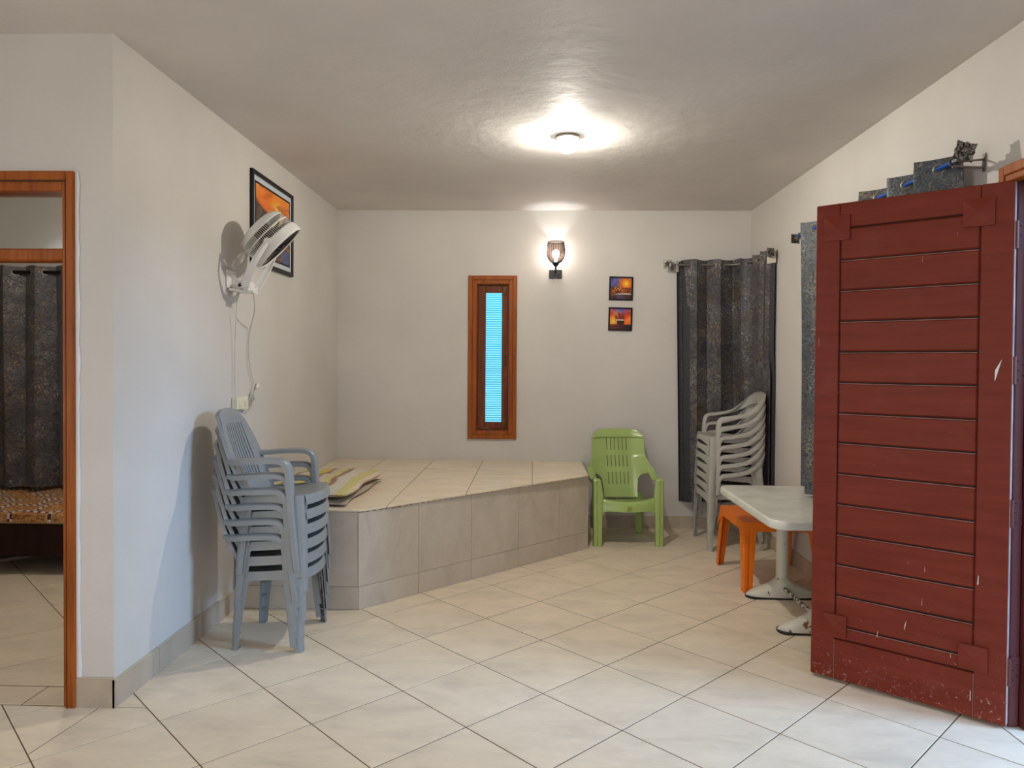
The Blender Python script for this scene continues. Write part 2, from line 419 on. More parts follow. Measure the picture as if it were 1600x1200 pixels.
boxes('ceiling', CEIL, (BX0-0.12, XR+0.15, RY0-0.15, YB+0.16, HC, HC+0.12))
boxes('ground_outside', SLAB, (XR+0.15, 9, -6, 12, -0.16, -0.03), (-7, XR+0.15, YB+0.16, 14, -0.16, -0.03), (-7, XR+0.15, -9, RY0-0.15, -0.16, -0.03))
fl = MB(); fl.box(BX0, XR+0.15, RY0, YB, -0.12, -0.0012); floor = fl.build('floor', GROUT); floor['kind'] = 'structure'

cnt = 0
def tile_piece(poly, z1, mat, parent, name='tile', th=0.009, ch=0.0012, jig=0.0):
    if len(poly) < 3 or parea(poly) < 0.0006: return None
    q = inset(poly, 0.0021)
    cx_ = sum(p[0] for p in q)/len(q); cy_ = sum(p[1] for p in q)/len(q)
    o = MB().prism([(x-cx_, y-cy_) for x, y in q], -th, 0, ch).build(name, mat, parent)
    o.location = (cx_, cy_, z1+random.uniform(-jig, jig)); return o
r2 = math.sqrt(0.5)
full_tile = None
def lay(off_a, off_b, halfplanes, ir, jr, z=0.0):
    """tiles of 0.40 m laid at 45 degrees; each one clipped against the walls"""
    global full_tile
    for i in ir:
        for j in jr:
            u0, v0 = off_b+i*0.4, off_a+j*0.4               # u=(x+y)/√2, v=(y-x)/√2
            P = [((u-v)*r2, (u+v)*r2) for u, v in ((u0, v0), (u0+0.4, v0), (u0+0.4, v0+0.4), (u0, v0+0.4))]
            Q = P; extra = None
            if halfplanes is None:
                A_ = [(-1, 0, 3.3), (1, 0, XR), (0, 1, YF), (0, -1, 0.9)]; B_ = [(-1, 0, -XL), (1, 0, XR), (0, 1, YB), (0, -1, 0.9)]
                left = min(p[0] for p in P) < XL and min(p[1] for p in P) < YF and parea(clip(clip(P, 1, 0, XL), 0, 1, YF) or [(0, 0)]*3) > 1e-4
                if not left: hp = B_
                elif max(p[1] for p in P) <= YF: hp = A_
                else: hp = A_; extra = B_[:3]+[(0, -1, -YF)]
            else: hp = halfplanes
            if extra:
                E = P
                for h in extra: E = clip(E, *h) if len(E) >= 3 else E
                if len(E) >= 3: tile_piece(E, z, TILE, floor, jig=3e-4)
            for h in hp:
                Q = clip(Q, *h)
                if len(Q) < 3: break
            if len(Q) < 3 or parea(Q) < 0.0006: continue
            cen = (sum(p[0] for p in Q)/len(Q), sum(p[1] for p in Q)/len(Q))
            if halfplanes is None and abs(cen[0]+1.66) < 0.2 and abs(cen[1]-2.50) < 0.16 and inside(Q, (-1.668, 2.51)):      # one tile here is cut in two
                for sg in (1, -1):
                    tile_piece(clip(Q, 0.34*sg, -0.04*sg, -0.6678*sg), z, TILE, floor)
                continue
            if parea(Q) > 0.1599 and full_tile:
                o = full_tile.copy(); col.objects.link(o); o.location = (sum(p[0] for p in P)/4, sum(p[1] for p in P)/4, z+random.uniform(-3e-4, 3e-4)); continue
            if XL < cen[0] < 0.1 and cen[1] > cen[0]+5.1 and cen[1] > 4.2: continue      # wholly under the platform
            o = tile_piece(Q, z, TILE, floor, jig=3e-4)
            if parea(Q) > 0.1599: full_tile = o
lay(0.0175, 0.087, None, range(-12, 25), range(-14, 25))       # both parts of the room in one grid
lay(0.154, 0.085, [(-1, 0, 4.6), (1, 0, XL-0.12), (0, 1, BY1), (0, -1, -(YF+0.165))], range(-12, 12), range(-2, 32))  # bedroom
for xa, xb in ((D0, -2.2), (-2.2, -1.955), (-1.955, D1)):                                                     # doorway sill
    tile_piece([(xa, YF+0.003), (xb, YF+0.003), (xb, YF+0.162), (xa, YF+0.162)], 0.0, TILE, floor)
tile_piece([(XR, E0), (XR+0.15, E0), (XR+0.15, E1), (XR, E1)], 0.0, TILE, floor)

# skirting of cut tiles
def skirting(name, p0, p1, n, h, first=0.4, mat=SKIRT, z0=0.0, th=0.011, step=0.4):
    p0, p1 = Vector(p0), Vector(p1); d = (p1-p0); L = d.length; d.normalize(); n = Vector(n)
    root = struct(name)
    cuts = [0.0]; x = first
    while x < L-0.02: cuts.append(x); x += step
    cuts.append(L)
    for a, b in zip(cuts, cuts[1:]):
        A = p0+d*(a+0.001); B = p0+d*(b-0.001)
        poly = [(A.x, A.y), (B.x, B.y), (B.x+n.x*th, B.y+n.y*th), (A.x+n.x*th, A.y+n.y*th)]
        c = ((A.x+B.x)/2, (A.y+B.y)/2)
        o = MB().prism([(x-c[0], y-c[1]) for x, y in poly], 0, h, 0.0015).build('skirting_tile', mat, root); o.location = (c[0], c[1], z0)
    g = MB(); A, B = p0, p1; g.prism([(A.x, A.y), (B.x, B.y), (B.x+n.x*0.008, B.y+n.y*0.008), (A.x+n.x*0.008, A.y+n.y*0.008)], 0.0, h+0.003)
    g.build('plaster_bead', GROUTL, root).location = (0, 0, z0)
    return root
skirting('baseboard_left', (XL, YF-0.011), (XL, 3.845), (1, 0), 0.105, first=0.33)
skirting('baseboard_front_left', (XL+0.011, YF), (-1.733, YF), (0, -1), 0.112, first=0.5)
skirting('baseboard_back', (0.405, YB), (XR, YB), (0, -1), 0.10, first=0.39)
skirting('baseboard_right', (XR, 2.76), (XR, YB), (-1, 0), 0.10, first=0.3)
skirting('baseboard_near_right', (XR, 0.9), (XR, E0-0.07), (-1, 0), 0.10)
skirting('baseboard_bedroom', (BX0, BY1), (XL-0.12, BY1), (0, -1), 0.10)

# ------------------------------------------------------------------ raised tiled platform
P0, P1 = (-0.9214, 3.8451), (0.4042, 5.2057)
plat = thing('raised_platform', 'raised beige tiled platform filling the back left corner below the slit window', 'platform', (0, 0, 0))
core = [(XL+0.002, P0[1]+0.003), (P0[0]-0.0012, P0[1]+0.003), (P1[0]-0.003, P1[1]+0.0012), (P1[0]-0.003, YB-0.002), (XL+0.002, YB-0.002)]
MB().prism(core, 0.001, PH-0.0015).build('platform_body', RGROUT, plat)
def riser(a, b, cuts, nrm):
    a, b = Vector(a), Vector(b); d = (b-a).normalized(); L = (b-a).length; cuts = [0]+[c for c in cuts if c < L-0.02]+[L]
    for s0, s1 in zip(cuts, cuts[1:]):
        for z0, z1 in ((0.001, 0.122), (0.1245, PH-0.011)):
            A = a+d*(s0+0.0012); B = a+d*(s1-0.0012); n = Vector(nrm)
            poly = [(A.x-n.x*0.008, A.y-n.y*0.008), (B.x-n.x*0.008, B.y-n.y*0.008), (B.x, B.y), (A.x, A.y)]; c = ((A.x+B.x)/2, (A.y+B.y)/2)
            m = MB(); n2 = len(poly)
            Q = [(x-c[0], y-c[1]) for x, y in poly]; m.prism(Q, 0, z1-z0, 0.0009)
            o = m.build('riser_tile', RISER, plat); o.location = (c[0], c[1], z0)
riser(P0, P1, [0.395, 0.793, 1.20, 1.59], (r2, -r2))
riser((XL+0.012, P0[1]), P0, [0.29], (0, -1))
riser(P1, (P1[0], YB-0.002), [0.4], (1, 0))
top_poly = [(XL, P0[1]-0.002), (P0[0]+0.001, P0[1]-0.002), (P1[0]+0.002, P1[1]-0.001), (P1[0]+0.002, YB), (XL, YB)]
for i in range(-4, 2):
    for j in range(-1, 5):
        x0, y0 = i*0.4+0.001, 4.262+j*0.4-(0.4 if j < 0 else 0)*0; Q = [(x0, y0), (x0+0.4, y0), (x0+0.4, y0+0.4), (x0, y0+0.4)]
        if j == -1: Q = [(x0, 3.7), (x0+0.4, 3.7), (x0+0.4, 4.262), (x0, 4.262)]
        for h in ((-1, 0, -XL), (1, 0, P1[0]+0.002), (0, 1, YB-0.001), (0, -1, -(P0[1]-0.002)), (1, -1, P0[0]-P0[1]+0.004)): Q = clip(Q, *h)
        if len(Q) >= 3: tile_piece(Q, PH, TILE, plat, 'tile', 0.009)
# rough grout bead under the top edge
g = MB()
A = Vector((P0[0], P0[1], PH-0.012)); B = Vector((P1[0], P1[1], PH-0.012)); n_ = 46
for i in range(n_):
    a = A.lerp(B, i/n_); b = A.lerp(B, (i+random.uniform(0.5, 0.95))/n_); r = random.uniform(0.002, 0.0042)
    g.tube([a+Vector((0.001, -0.001, random.uniform(-.002, .002))), b+Vector((0.001, -0.001, random.uniform(-.002, .002)))], r, 5)
tag(g.build('edge_grout', RGROUT, plat), kind='stuff')
g = MB(); g.tube([(P0[0]-0.001, P0[1]-0.001, 0.13), (P0[0]-0.001, P0[1]-0.001, PH-0.012)], 0.004, 6); g.build('corner_grout', GROUTL, plat)

# ------------------------------------------------------------------ slit window (window_1)
win = struct('window_1', 'narrow tall wooden slit window with cyan ribbed glass on back wall', ((WY0+WY1)/2, YB, WZ0)); off = tuple(win.location)
def frame_bar(m, x0, x1, z0, z1, y0, y1, ch=0.003): m.box(x0, x1, y0, y1, z0, z1, ch)
def rect_frame(name, x0, x1, z0, z1, wdt, y0, y1, mat, parent, off, ch=0.003):
    for nm, b in (('stile', (x0, x0+wdt, z0, z1)), ('stile', (x1-wdt, x1, z0, z1)), ('rail', (x0+wdt, x1-wdt, z1-wdt, z1)), ('rail', (x0+wdt, x1-wdt, z0, z0+wdt))):
        m = MB(); m.box(b[0], b[1], y0, y1, b[2], b[3], ch); m.build(name+'_'+nm, mat, parent, off=off)
rect_frame('casing', -0.524, -0.131, 0.711, 2.03, 0.034, YB-0.022, YB+0.02, WOOD, win, off)
rect_frame('inner_casing', -0.491, -0.164, 0.744, 1.997, 0.034, YB-0.012, YB+0.06, WOOD, win, off)
rect_frame('bead', -0.4575, -0.1975, 0.7775, 1.9635, 0.009, YB+0.005, YB+0.06, WOODD, win, off, 0.002)
sash = MB()
for b in ((-0.450, -0.386, 0.786, 1.955), (-0.254, -0.205, 0.786, 1.955), (-0.386, -0.254, 0.786, 0.845), (-0.386, -0.254, 1.895, 1.955)): sash.box(b[0], b[1], YB+0.025, YB+0.062, b[2], b[3], 0.004)
sash = sash.build('sash', WOODD, win, off=off)
pane_t = NT('ribbed_cyan_glass'); 
pane_t.b.inputs['Base Color'].default_value = (0.05, 0.62, 0.9, 1); pane_t.set(0.2)
pane_t.b.inputs['Transmission Weight'].default_value = 0.0
_g = pane_t.n('NewGeometry'); _s = pane_t.n('SeparateXYZ'); pane_t.l(_g.outputs['Normal'], _s.inputs[0])
_c = pane_t.ramp(pane_t.math('ADD', pane_t.math('MULTIPLY', _s.outputs[2], 0.5), 0.5), [(0.2, (0.02, 0.40, 0.66, 1)), (0.5, (0.05, 0.55, 0.80, 1)), (0.80, (0.62, 0.96, 1.0, 1))])
_n = pane_t.ramp(pane_t.noise(3.0, detail=3), [(0.3, BW(0.75)), (0.7, BW(1.0))])
pane_t.l(pane_t.mix(1.0, _c, _n, 'MULTIPLY'), pane_t.b.inputs['Emission Color']); pane_t.b.inputs['Emission Strength'].default_value = 0.42  # glow stands in for daylight behind the glass, paler on up-facing ribs
m = MB(); G = []; nr = 58
for i in range(nr*4+1):
    z = 0.843+1.054*i/(nr*4); a = 2*PI*i/4
    G.append([(x, YB+0.042-0.0028*sin(a), z) for x in (-0.388, -0.252)])
m.sheet(G, 0.003); m.build('pane', pane_t.m, sash, smooth=True, off=off)
def latch(zc, x=-0.228, h=0.06, nm='latch'):
    m = MB(); m.box(x-0.008, x+0.008, YB+0.018, YB+0.026, zc-h/2, zc+h/2, 0.002); m.box(x-0.004, x+0.004, YB+0.008, YB+0.02, zc-h*0.3, zc+h*0.3, 0.002)
    m.tube([(x, YB+0.014, zc-h*0.45), (x+0.002, YB+0.008, zc-h*0.1)], 0.004, 8); m.build(nm, BRASS, sash, off=off)
latch(1.905, h=0.075); latch(0.835, h=0.07)
m = MB(); m.box(-0.232, -0.222, YB+0.014, YB+0.026, 1.29, 1.40, 0.002); m.tube([(-0.227, YB+0.014, 1.385), (-0.227, YB+0.002, 1.37), (-0.227, YB+0.002, 1.32), (-0.227, YB+0.014, 1.305)], 0.005, 8); m.build('window_handle', BRASS, sash, off=off)
m = MB(); m.tube(cr([(-0.40, YB-0.002, 0.79), (-0.37, YB-0.01, 0.80), (-0.35, YB-0.006, 0.785), (-0.33, YB-0.012, 0.765), (-0.325, YB-0.012, 0.745)]), 0.003, 6); m.build('hook_stay', STEEL, sash, smooth=True, off=off)

# rear window frame, added out of view around the rear fill light
rw = struct('fill_window_2')
for b in ((-2.3, 0.5, 0.8, 0.86), (-2.3, 0.5, 2.19, 2.25), (-2.3, -2.24, 0.86, 2.19), (0.44, 0.5, 0.86, 2.19), (-0.93, -0.87, 0.86, 2.19)):
    MB().box(b[0], b[1], RY0-0.1, RY0+0.01, b[2], b[3], 0.003).build('frame_bar', WOOD, rw)

# ------------------------------------------------------------------ left doorway frame (door_1)
d1 = struct('door_1', 'varnished orange-brown door frame with glazed transom on the far left', (D1, YF, 0)); off = tuple(d1.location)
def bar(name, mat, parent, off, *bs, ch=0.003):
    m = MB()
    for b in bs: m.box(*b, ch)
    return m.build(name, mat, parent, off=off)
xo, zo = -1.732, 2.036
bar('frame_post', WOOD, d1, off, (xo-0.030, xo, YF-0.020, YF+0.02, 0, zo), (xo-0.048, xo-0.028, YF-0.012, YF+0.10, 0, zo-0.03))
bar('frame_head', WOOD, d1, off, (D0-0.03, xo-0.030, YF-0.020, YF+0.02, zo-0.036, zo), (D0, xo-0.046, YF-0.012, YF+0.10, zo-0.074, zo-0.034))
bar('head_groove', BLACKM, d1, off, (D0, xo-0.030, YF-0.0215, YF-0.018, zo-0.040, zo-0.0365), ch=0.0)
bar('post_groove', WOODD, d1, off, (xo-0.032, xo-0.029, YF-0.021, YF-0.016, 0, zo-0.03), ch=0.0)
bar('transom_bar', WOOD, d1, off, (D0, xo-0.046, YF-0.006, YF+0.07, 1.700, 1.747), ch=0.006)
bar('frame_post', WOOD, d1, off, (D0-0.03, D0+0.015, YF-0.020, YF+0.10, 0, zo-0.036))
TRG = m_glass('transom_glass', (0.93, 0.95, 0.92, 1), 0.10, 0.12)
bar('transom_pane', TRG, d1, off, (D0+0.015, xo-0.047, YF+0.028, YF+0.033, 1.747, zo-0.074), ch=0.0)
PUTTY = m_wall('white_filler', S(226, 224, 222), 0.6)
m = MB(); G = []
for i in range(40):
    z = 0.112+(zo-0.112)*i/39; wv = 0.010+0.006*random.random()*(1 if z > 0.2 else 2); G.append([(xo-0.002, YF-0.004, z), (xo+wv, YF-0.002, z)])
m.sheet(G, 0.006); m.build('filler_strip', PUTTY, d1, smooth=True, off=off)

# ------------------------------------------------------------------ right doorway frame (trim_1)
t1 = struct('trim_1', 'varnished wooden casing around the doorway behind the maroon door', (XR, E1, 0)); off = tuple(t1.location)
bar('casing_post', WOOD, t1, off, (XR-0.006, XR+0.004, E1+0.002, E1+0.026, 0, 2.0), (XR-0.020, XR+0.004, E1-0.006, E1+0.026, 2.0, 2.058))
bar('casing_head', WOOD, t1, off, (XR-0.022, XR+0.004, E0-0.03, E1-0.006, 2.022, 2.058), (XR-0.014, XR+0.03, E0, E1-0.006, 1.998, 2.023))
bar('casing_post', WOOD, t1, off, (XR-0.022, XR+0.004, E0-0.03, E0+0.012, 0, 2.022))
bar('jamb_post', JAMB, t1, off, (XR+0.022, XR+0.058, E1-0.025, E1, 0, ET), (XR+0.062, XR+0.15, E1-0.053, E1, 0, ET))
bar('jamb_head', JAMB, t1, off, (XR+0.03, XR+0.15, E0, E1-0.05, 1.985, ET))
bar('jamb_post', JAMB, t1, off, (XR+0.03, XR+0.15, E0, E0+0.05, 0, 1.985))

# ------------------------------------------------------------------ maroon door leaf (door_2), swung open into the room
HA, HB = Vector((1.197, 3.126, 0)), Vector((1.733, 2.678, 0)); dv = (HB-HA); DL = dv.length; dv.normalize()
ang = math.atan2(dv.y, dv.x)
door = struct('door_2', 'large maroon plank door standing open into the room, chipped paint', (HA.x, HA.y, 0.012)); door['category'] = 'door'
door.rotation_euler = (0, 0, ang)
# local: x along door (0..DL), y 0 is the visible face (towards -y), body goes to +y, z up
DH = 1.986; TK = 0.038; zz = -0.012
def dp(name, x0, x1, z0, z1, y0=0.0, y1=TK, mat=RED, ch=0.003, par=None): return MB().box(x0, x1, y0, y1, z0, z1, ch).build(name, mat, par or door)
dp('stile', 0, 0.095, 0, DH); dp('stile', 0.594, DL, 0, DH)
dp('rail', 0.0955, 0.5935, 1.885, DH); dp('rail', 0.0955, 0.5935, 0.0, 0.168)
MB().box(0.094, 0.595, 0.008, TK-0.004, 0.165, 1.888).build('door_core', m_plain('groove_shadow', S(34, 14, 10), 0.8), door)
zs = [1.883, 1.750, 1.624, 1.496, 1.369, 1.242, 1.115, 0.991, 0.863, 0.735, 0.609, 0.482, 0.352, 0.225, 0.168]
WORN_LIT = m_plain('worn_lit_paint', S(150, 108, 98), 0.6, var=0.35, scale=18)  # plank edge strips: worn paint plus a painted-in chamfer highlight
for q, (a, b) in enumerate(zip(zs, zs[1:])):
    pk = dp('plank', 0.0975, 0.5915, b+0.0026, a-0.0026, 0.0015, TK-0.001, ch=0.006)
    if q: MB().box(0.100, 0.589, 0.0022, 0.006, a-0.0052, a-0.0026).build('worn_lit_edge', WORN_LIT, pk)
for (x0, z0) in ((0.034, 1.832), (0.537, 1.832), (0.050, 0.178), (0.546, 0.178)):
    wd = 0.102 if z0 > 1 else 0.094; m = MB()
    m.add([(x0, 0.001, z0), (x0+wd, 0.001, z0), (x0+wd, 0.001, z0+wd), (x0, 0.001, z0+wd), (x0, -0.009, z0), (x0+wd, -0.009, z0), (x0+wd, -0.009, z0+wd), (x0, -0.009, z0+wd), (x0+wd/2, -0.017, z0+wd/2)],
          [(0, 1, 5, 4), (1, 2, 6, 5), (2, 3, 7, 6), (3, 0, 4, 7), (4, 5, 8), (5, 6, 8), (6, 7, 8), (7, 4, 8), (3, 2, 1, 0)])
    m.build('pyramid_block', RED, door)
for x_ in (0.095, 0.594):
    MB().box(x_-0.0008, x_+0.0012, -0.0006, 0.004, 0.0, 0.165).build('joint_line', m_plain('joint_line', S(150, 110, 100), 0.7) if x_ < 0.2 else bpy.data.materials['joint_line'], door)
EDG = m_plain('edge_reflection_paint', S(176, 168, 170), 0.35, var=0.25, scale=12)  # pale colour paints the doorway light reflected on the hinge edge
dp('edge_reflection', DL-0.001, DL+0.0008, 0.004, TK-0.004, 0.01, DH-0.01, EDG, 0.0) if False else MB().box(DL-0.002, DL+0.0012, 0.002, TK-0.002, 0.004, DH-0.004).build('edge_reflection', EDG, door)
# paint drips
DR = m_plain('white_paint_drip', S(225, 222, 218), 0.5)
for (sx, z0, ln, wd, tilt) in ((0.69-0.045, 0.95+0.31, 0.10, 0.004, 0.25), (0.602, 0.50, 0.045, 0.008, 0.03), (0.585, 0.06, 0.05, 0.005, 0.0), (0.36, 0.27, 0.05, 0.003, 0.15), (0.26, 0.215, 0.035, 0.004, 0.1), (0.60, 0.235, 0.03, 0.004, 0.25), (0.42, 0.38, 0.035, 0.002, 0), (0.52, 0.205, 0.022, 0.002, 0)):
    wd *= 0.55; ln *= 0.8
    m = MB(); m.add([(sx, -0.0012, z0), (sx+wd, -0.0012, z0+0.004), (sx+wd*0.8+tilt*ln, -0.0012, z0+ln), (sx+wd*0.3+tilt*ln, -0.0012, z0+ln*0.98), (sx+wd*0.5, 0.0, z0+ln*0.5)], [(0, 1, 2, 3), (0, 1, 4), (1, 2, 4), (2, 3, 4), (3, 0, 4)])
    m.build('paint_drip', DR, door)
for zc in (1.79, 1.30, 0.78, 0.20):                           # hinges: knuckle on the door edge, leaf on the jamb
    h = MB(); h.tube([(DL+0.006, 0.006, zc-0.05), (DL+0.006, 0.006, zc+0.05)], 0.006, 10)
    h.box(DL-0.002, DL+0.003, 0.004, TK-0.004, zc-0.05, zc+0.05)
    h = h.build('hinge', JAMB, door)
    lf = MB(); lf.box(XR+0.024, XR+0.056, E1-0.0275, E1-0.024, zc-0.05+0.012, zc+0.05+0.012)
    Mi = (Matrix.Translation(door.location) @ Matrix.Rotation(ang, 4, 'Z')).inverted()
    lf.v = [tuple(Mi @ Vector(p)) for p in lf.v]; lf.build('hinge_leaf', JAMB, h)
    sc = MB()
    for dx, dz in ((0.02, 0.035), (0.036, 0.02), (0.02, 0.0), (0.036, -0.02), (0.02, -0.036)):
        p = Mi @ Vector((XR+0.012+dx, E1-0.0285, zc+dz+0.012)); q = Mi @ Vector((XR+0.012+dx, E1-0.025, zc+dz+0.012)); sc.tube([p, q], 0.0028, 8)
    sc.build('screw', BLACKM, h)

# ------------------------------------------------------------------ ceiling lamp
lamp = thing('ceiling_lamp', 'small lit round globe lamp fixed to the ceiling', 'lamp', (0.179, 3.967, HC))
MB().lathe([(0.0, 0), (0.062, 0), (0.064, -0.006), (0.062, -0.014), (0.055, -0.016)], 40).build('base_ring', STEEL, lamp, smooth=True)
GL = m_emit('lit_opal_glass', (1.0, 0.95, 0.85, 1), 5.5, 0.6)
MB().lathe([(0.055, -0.012), (0.060, -0.026), (0.060, -0.042), (0.054, -0.062), (0.040, -0.080), (0.022, -0.089), (0.0005, -0.092)], 40).build('globe', GL, lamp, smooth=True)
lb = thing('ceiling_lamp', 'small lit ceiling lamp added behind the camera for fill light', 'lamp', (0.2, -1.0, HC)); lb.name = 'ceiling_lamp.001'  # added fixture for the fill lamp behind the camera
for c in list(lamp.children): copy_tree(c, lb)
lc = thing('ceiling_lamp', 'small lit ceiling lamp added unseen in the bedroom for fill light', 'lamp', (-2.4, 3.9, HC))  # added fixture for the bedroom fill lamp
for c in list(lamp.children): copy_tree(c, lc)
for nm in ('rear_fill_lamp', 'bedroom_fill_lamp'): bpy.data.objects[nm].location.z = 2.495

# ------------------------------------------------------------------ wall lamp
wl = thing('wall_lamp', 'lit tulip wall lamp with smoked ribbed glass shade on black square plate', 'lamp', (0.175, YB, 2.0)); LX = 0.0
m = MB(); m.box(-0.050, 0.052, -0.014, 0, 0.008, 0.078, 0.003); m.build('back_plate', BLACK, wl)
m = MB(); m.box(-0.022, 0.0, -0.020, -0.012, 0.03, 0.058, 0.002); m.box(0.010, 0.032, -0.020, -0.012, 0.03, 0.058, 0.002); m.build('rocker', BLACK, wl)
m = MB(); m.tube(cr([(0.0, -0.012, 0.060), (0.0, -0.05, 0.058), (0.0, -0.084, 0.072), (0.0, -0.084, 0.105)]), 0.007, 10); m.lathe([(0.009, 0.095), (0.022, 0.108), (0.030, 0.124), (0.028, 0.128)], 24, M=Matrix.Translation((0, -0.084, 0))); m.build('stem', BLACK, wl, smooth=True)
m = MB(); m.tube([(0, -0.012, 0.0), (0, -0.012, 0.012)], 0.004, 8); m.tube([(0.0, -0.010, 0.008), (0.0, -0.010, -0.03)], 0.002, 6); m.build('pull_cord', WHITE, wl)
prof = [(0.026, 0.122), (0.045, 0.135), (0.062, 0.158), (0.071, 0.188), (0.073, 0.22), (0.069, 0.255), (0.063, 0.288)]
SM = m_glass('smoked_glass', (0.56, 0.50, 0.47, 1), 0.06, 0.1)
m = MB(); m.lathe(prof, 72, M=Matrix.Translation((0, -0.084, 0)), mod=lambda a: 1+0.018*cos(24*a)); shade = m.build('lamp_shade', SM, wl, smooth=80)
m = MB()
for k in range(24):
    a = 2*PI*k/24; m.tube([(r*1.012*cos(a), -0.084+r*1.012*sin(a), z) for r, z in prof], 0.0019, 5)
m.ring((0, -0.084, 0.289), (0, 0, 1), 0.0635, 0.0022, 40, 6)
tag(m.build('glass_rib', m_glass('dark_smoked_glass', (0.16, 0.10, 0.08, 1), 0.12, 0.1), shade, smooth=True), kind='stuff')
m = MB(); m.lathe([(0.012, 0.125), (0.013, 0.155), (0.022, 0.172), (0.027, 0.195), (0.024, 0.216), (0.012, 0.228), (0.0005, 0.231)], 20, M=Matrix.Translation((0, -0.084, 0))); m.build('bulb', m_emit('lit_bulb', (1, 0.97, 0.94, 1), 9, 0.5), wl, smooth=True)

# ------------------------------------------------------------------ pictures
def fbm(x, y, s):
    v = 0; a = 0.5
    for k in range(4):
        v += a*(sin(x*s*1.7+1.3*k+2.1*sin(y*s*1.1+k))+sin(y*s*1.9-0.7*k+1.7*sin(x*s*1.3-k)))*0.5; s *= 2.03; a *= 0.55
    return v
def mixc(a, b, t): t = max(0, min(1, t)); return tuple(a[i]+(b[i]-a[i])*t for i in range(3))
def art_sunset(u, v):             # sea of rocks under an orange sky
    hz = 0.60
    c = mixc((225, 95, 12), (250, 150, 20), (v-hz)*2.2)
    d = math.hypot((u-0.62)*1.2, (v-0.70)*1.2); c = mixc((255, 236, 90), c, d*3.2)
    c = mixc(c, (150, 50, 14), max(0, fbm(u, v*2, 5))*1.1)
    if v < hz:
        c = mixc((60, 44, 44), (216, 120, 32), 0.5+0.9*fbm(u*1.4, v*2.6, 7)); c = mixc(c, (30, 30, 40), 0.25+0.5*(hz-v))
        if abs(u-0.62) < 0.10+0.1*v and v > 0.25: c = mixc(c, (255, 196, 70), 0.55)
        if u > 0.75 and v < 0.18: c = mixc(c, (40, 80, 180), 0.6)
    if u < 0.45+0.18*fbm(1, v, 6) and 0.32 < v < hz+0.08*(0.5-u)*4: c = mixc((38, 30, 34), (110, 76, 48), 0.5+fbm(u, v, 16))
    return c
def art_village(u, v):
    c = mixc((58, 52, 130), (120, 110, 190), v+0.3*fbm(u, v, 5))
    d = math.hypot(u-0.74, v-0.74); c = mixc((255, 220, 40), mixc((236, 110, 16), c, (d-0.2)*4), d*4.5)
    c = mixc(c, (40, 40, 90), 0.5 if (v > 0.5 and u < 0.4 and fbm(u*2, v, 7) > 0) else 0)
    if v < 0.55: c = mixc((70, 34, 26), (196, 92, 26), 0.5+fbm(u, v, 9))
    for hx, hy, hw, hh in ((0.24, 0.40, 0.07, 0.30), (0.34, 0.42, 0.06, 0.26), (0.46, 0.40, 0.09, 0.16)):
        if abs(u-hx) < hw*max(0, 1-(max(0, v-hy-hh*0.45))/(hh*0.55)) and hy < v < hy+hh: c = (44, 26, 26) if fbm(u, v, 30) > -0.1 else (250, 170, 60)
    if v < 0.3 and abs(v-0.24+0.2*(u-0.7)**2) < 0.035: c = (196, 176, 150)
    if v < 0.2: c = mixc(c, (20, 14, 16), 0.6)
    if v < 0.2 and abs(u-0.5) < 0.2: c = mixc(c, (90, 80, 150), 0.5)
    return c
def art_ship(u, v):
    c = mixc((214, 40, 16), (250, 130, 20), 0.5+0.9*fbm(u, v, 4)); d = math.hypot(u-0.18, v-0.40); c = mixc((236, 220, 50), c, d*3.4)
    c = mixc(c, (70, 90, 220), max(0, (v-0.62)*2.6)*(1-abs(u-0.5)*1.4))
    if v < 0.24: c = mixc((120, 40, 18), (30, 20, 22), u+0.4*fbm(u, v*4, 8))
    for sx, sy, sw, sh in ((0.31, 0.47, 0.085, 0.22), (0.46, 0.48, 0.10, 0.34), (0.62, 0.46, 0.10, 0.28)):
        t = (v-sy)/sh
        if 0 < t < 1 and abs(u-sx-0.02*sin(t*6)) < sw*(1-0.5*t)*(0.85+0.15*sin(t*18)): c = mixc((70, 24, 26), (150, 70, 48), 0.5+fbm(u*3, v*3, 9))
    if abs(v-0.455) < 0.014 and 0.3 < u < 0.68: c = (250, 226, 190)
    if 0.24 < v < 0.44 and 0.34+0.1*(0.44-v) < u < 0.72-0.25*(0.44-v): c = (40, 20, 20)
    if 0.36 < v < 0.47 and u < 0.4 and u > 0.22 and abs(v-0.40-(0.36-u)*0.3) < 0.01: c = (40, 20, 20)
    return c
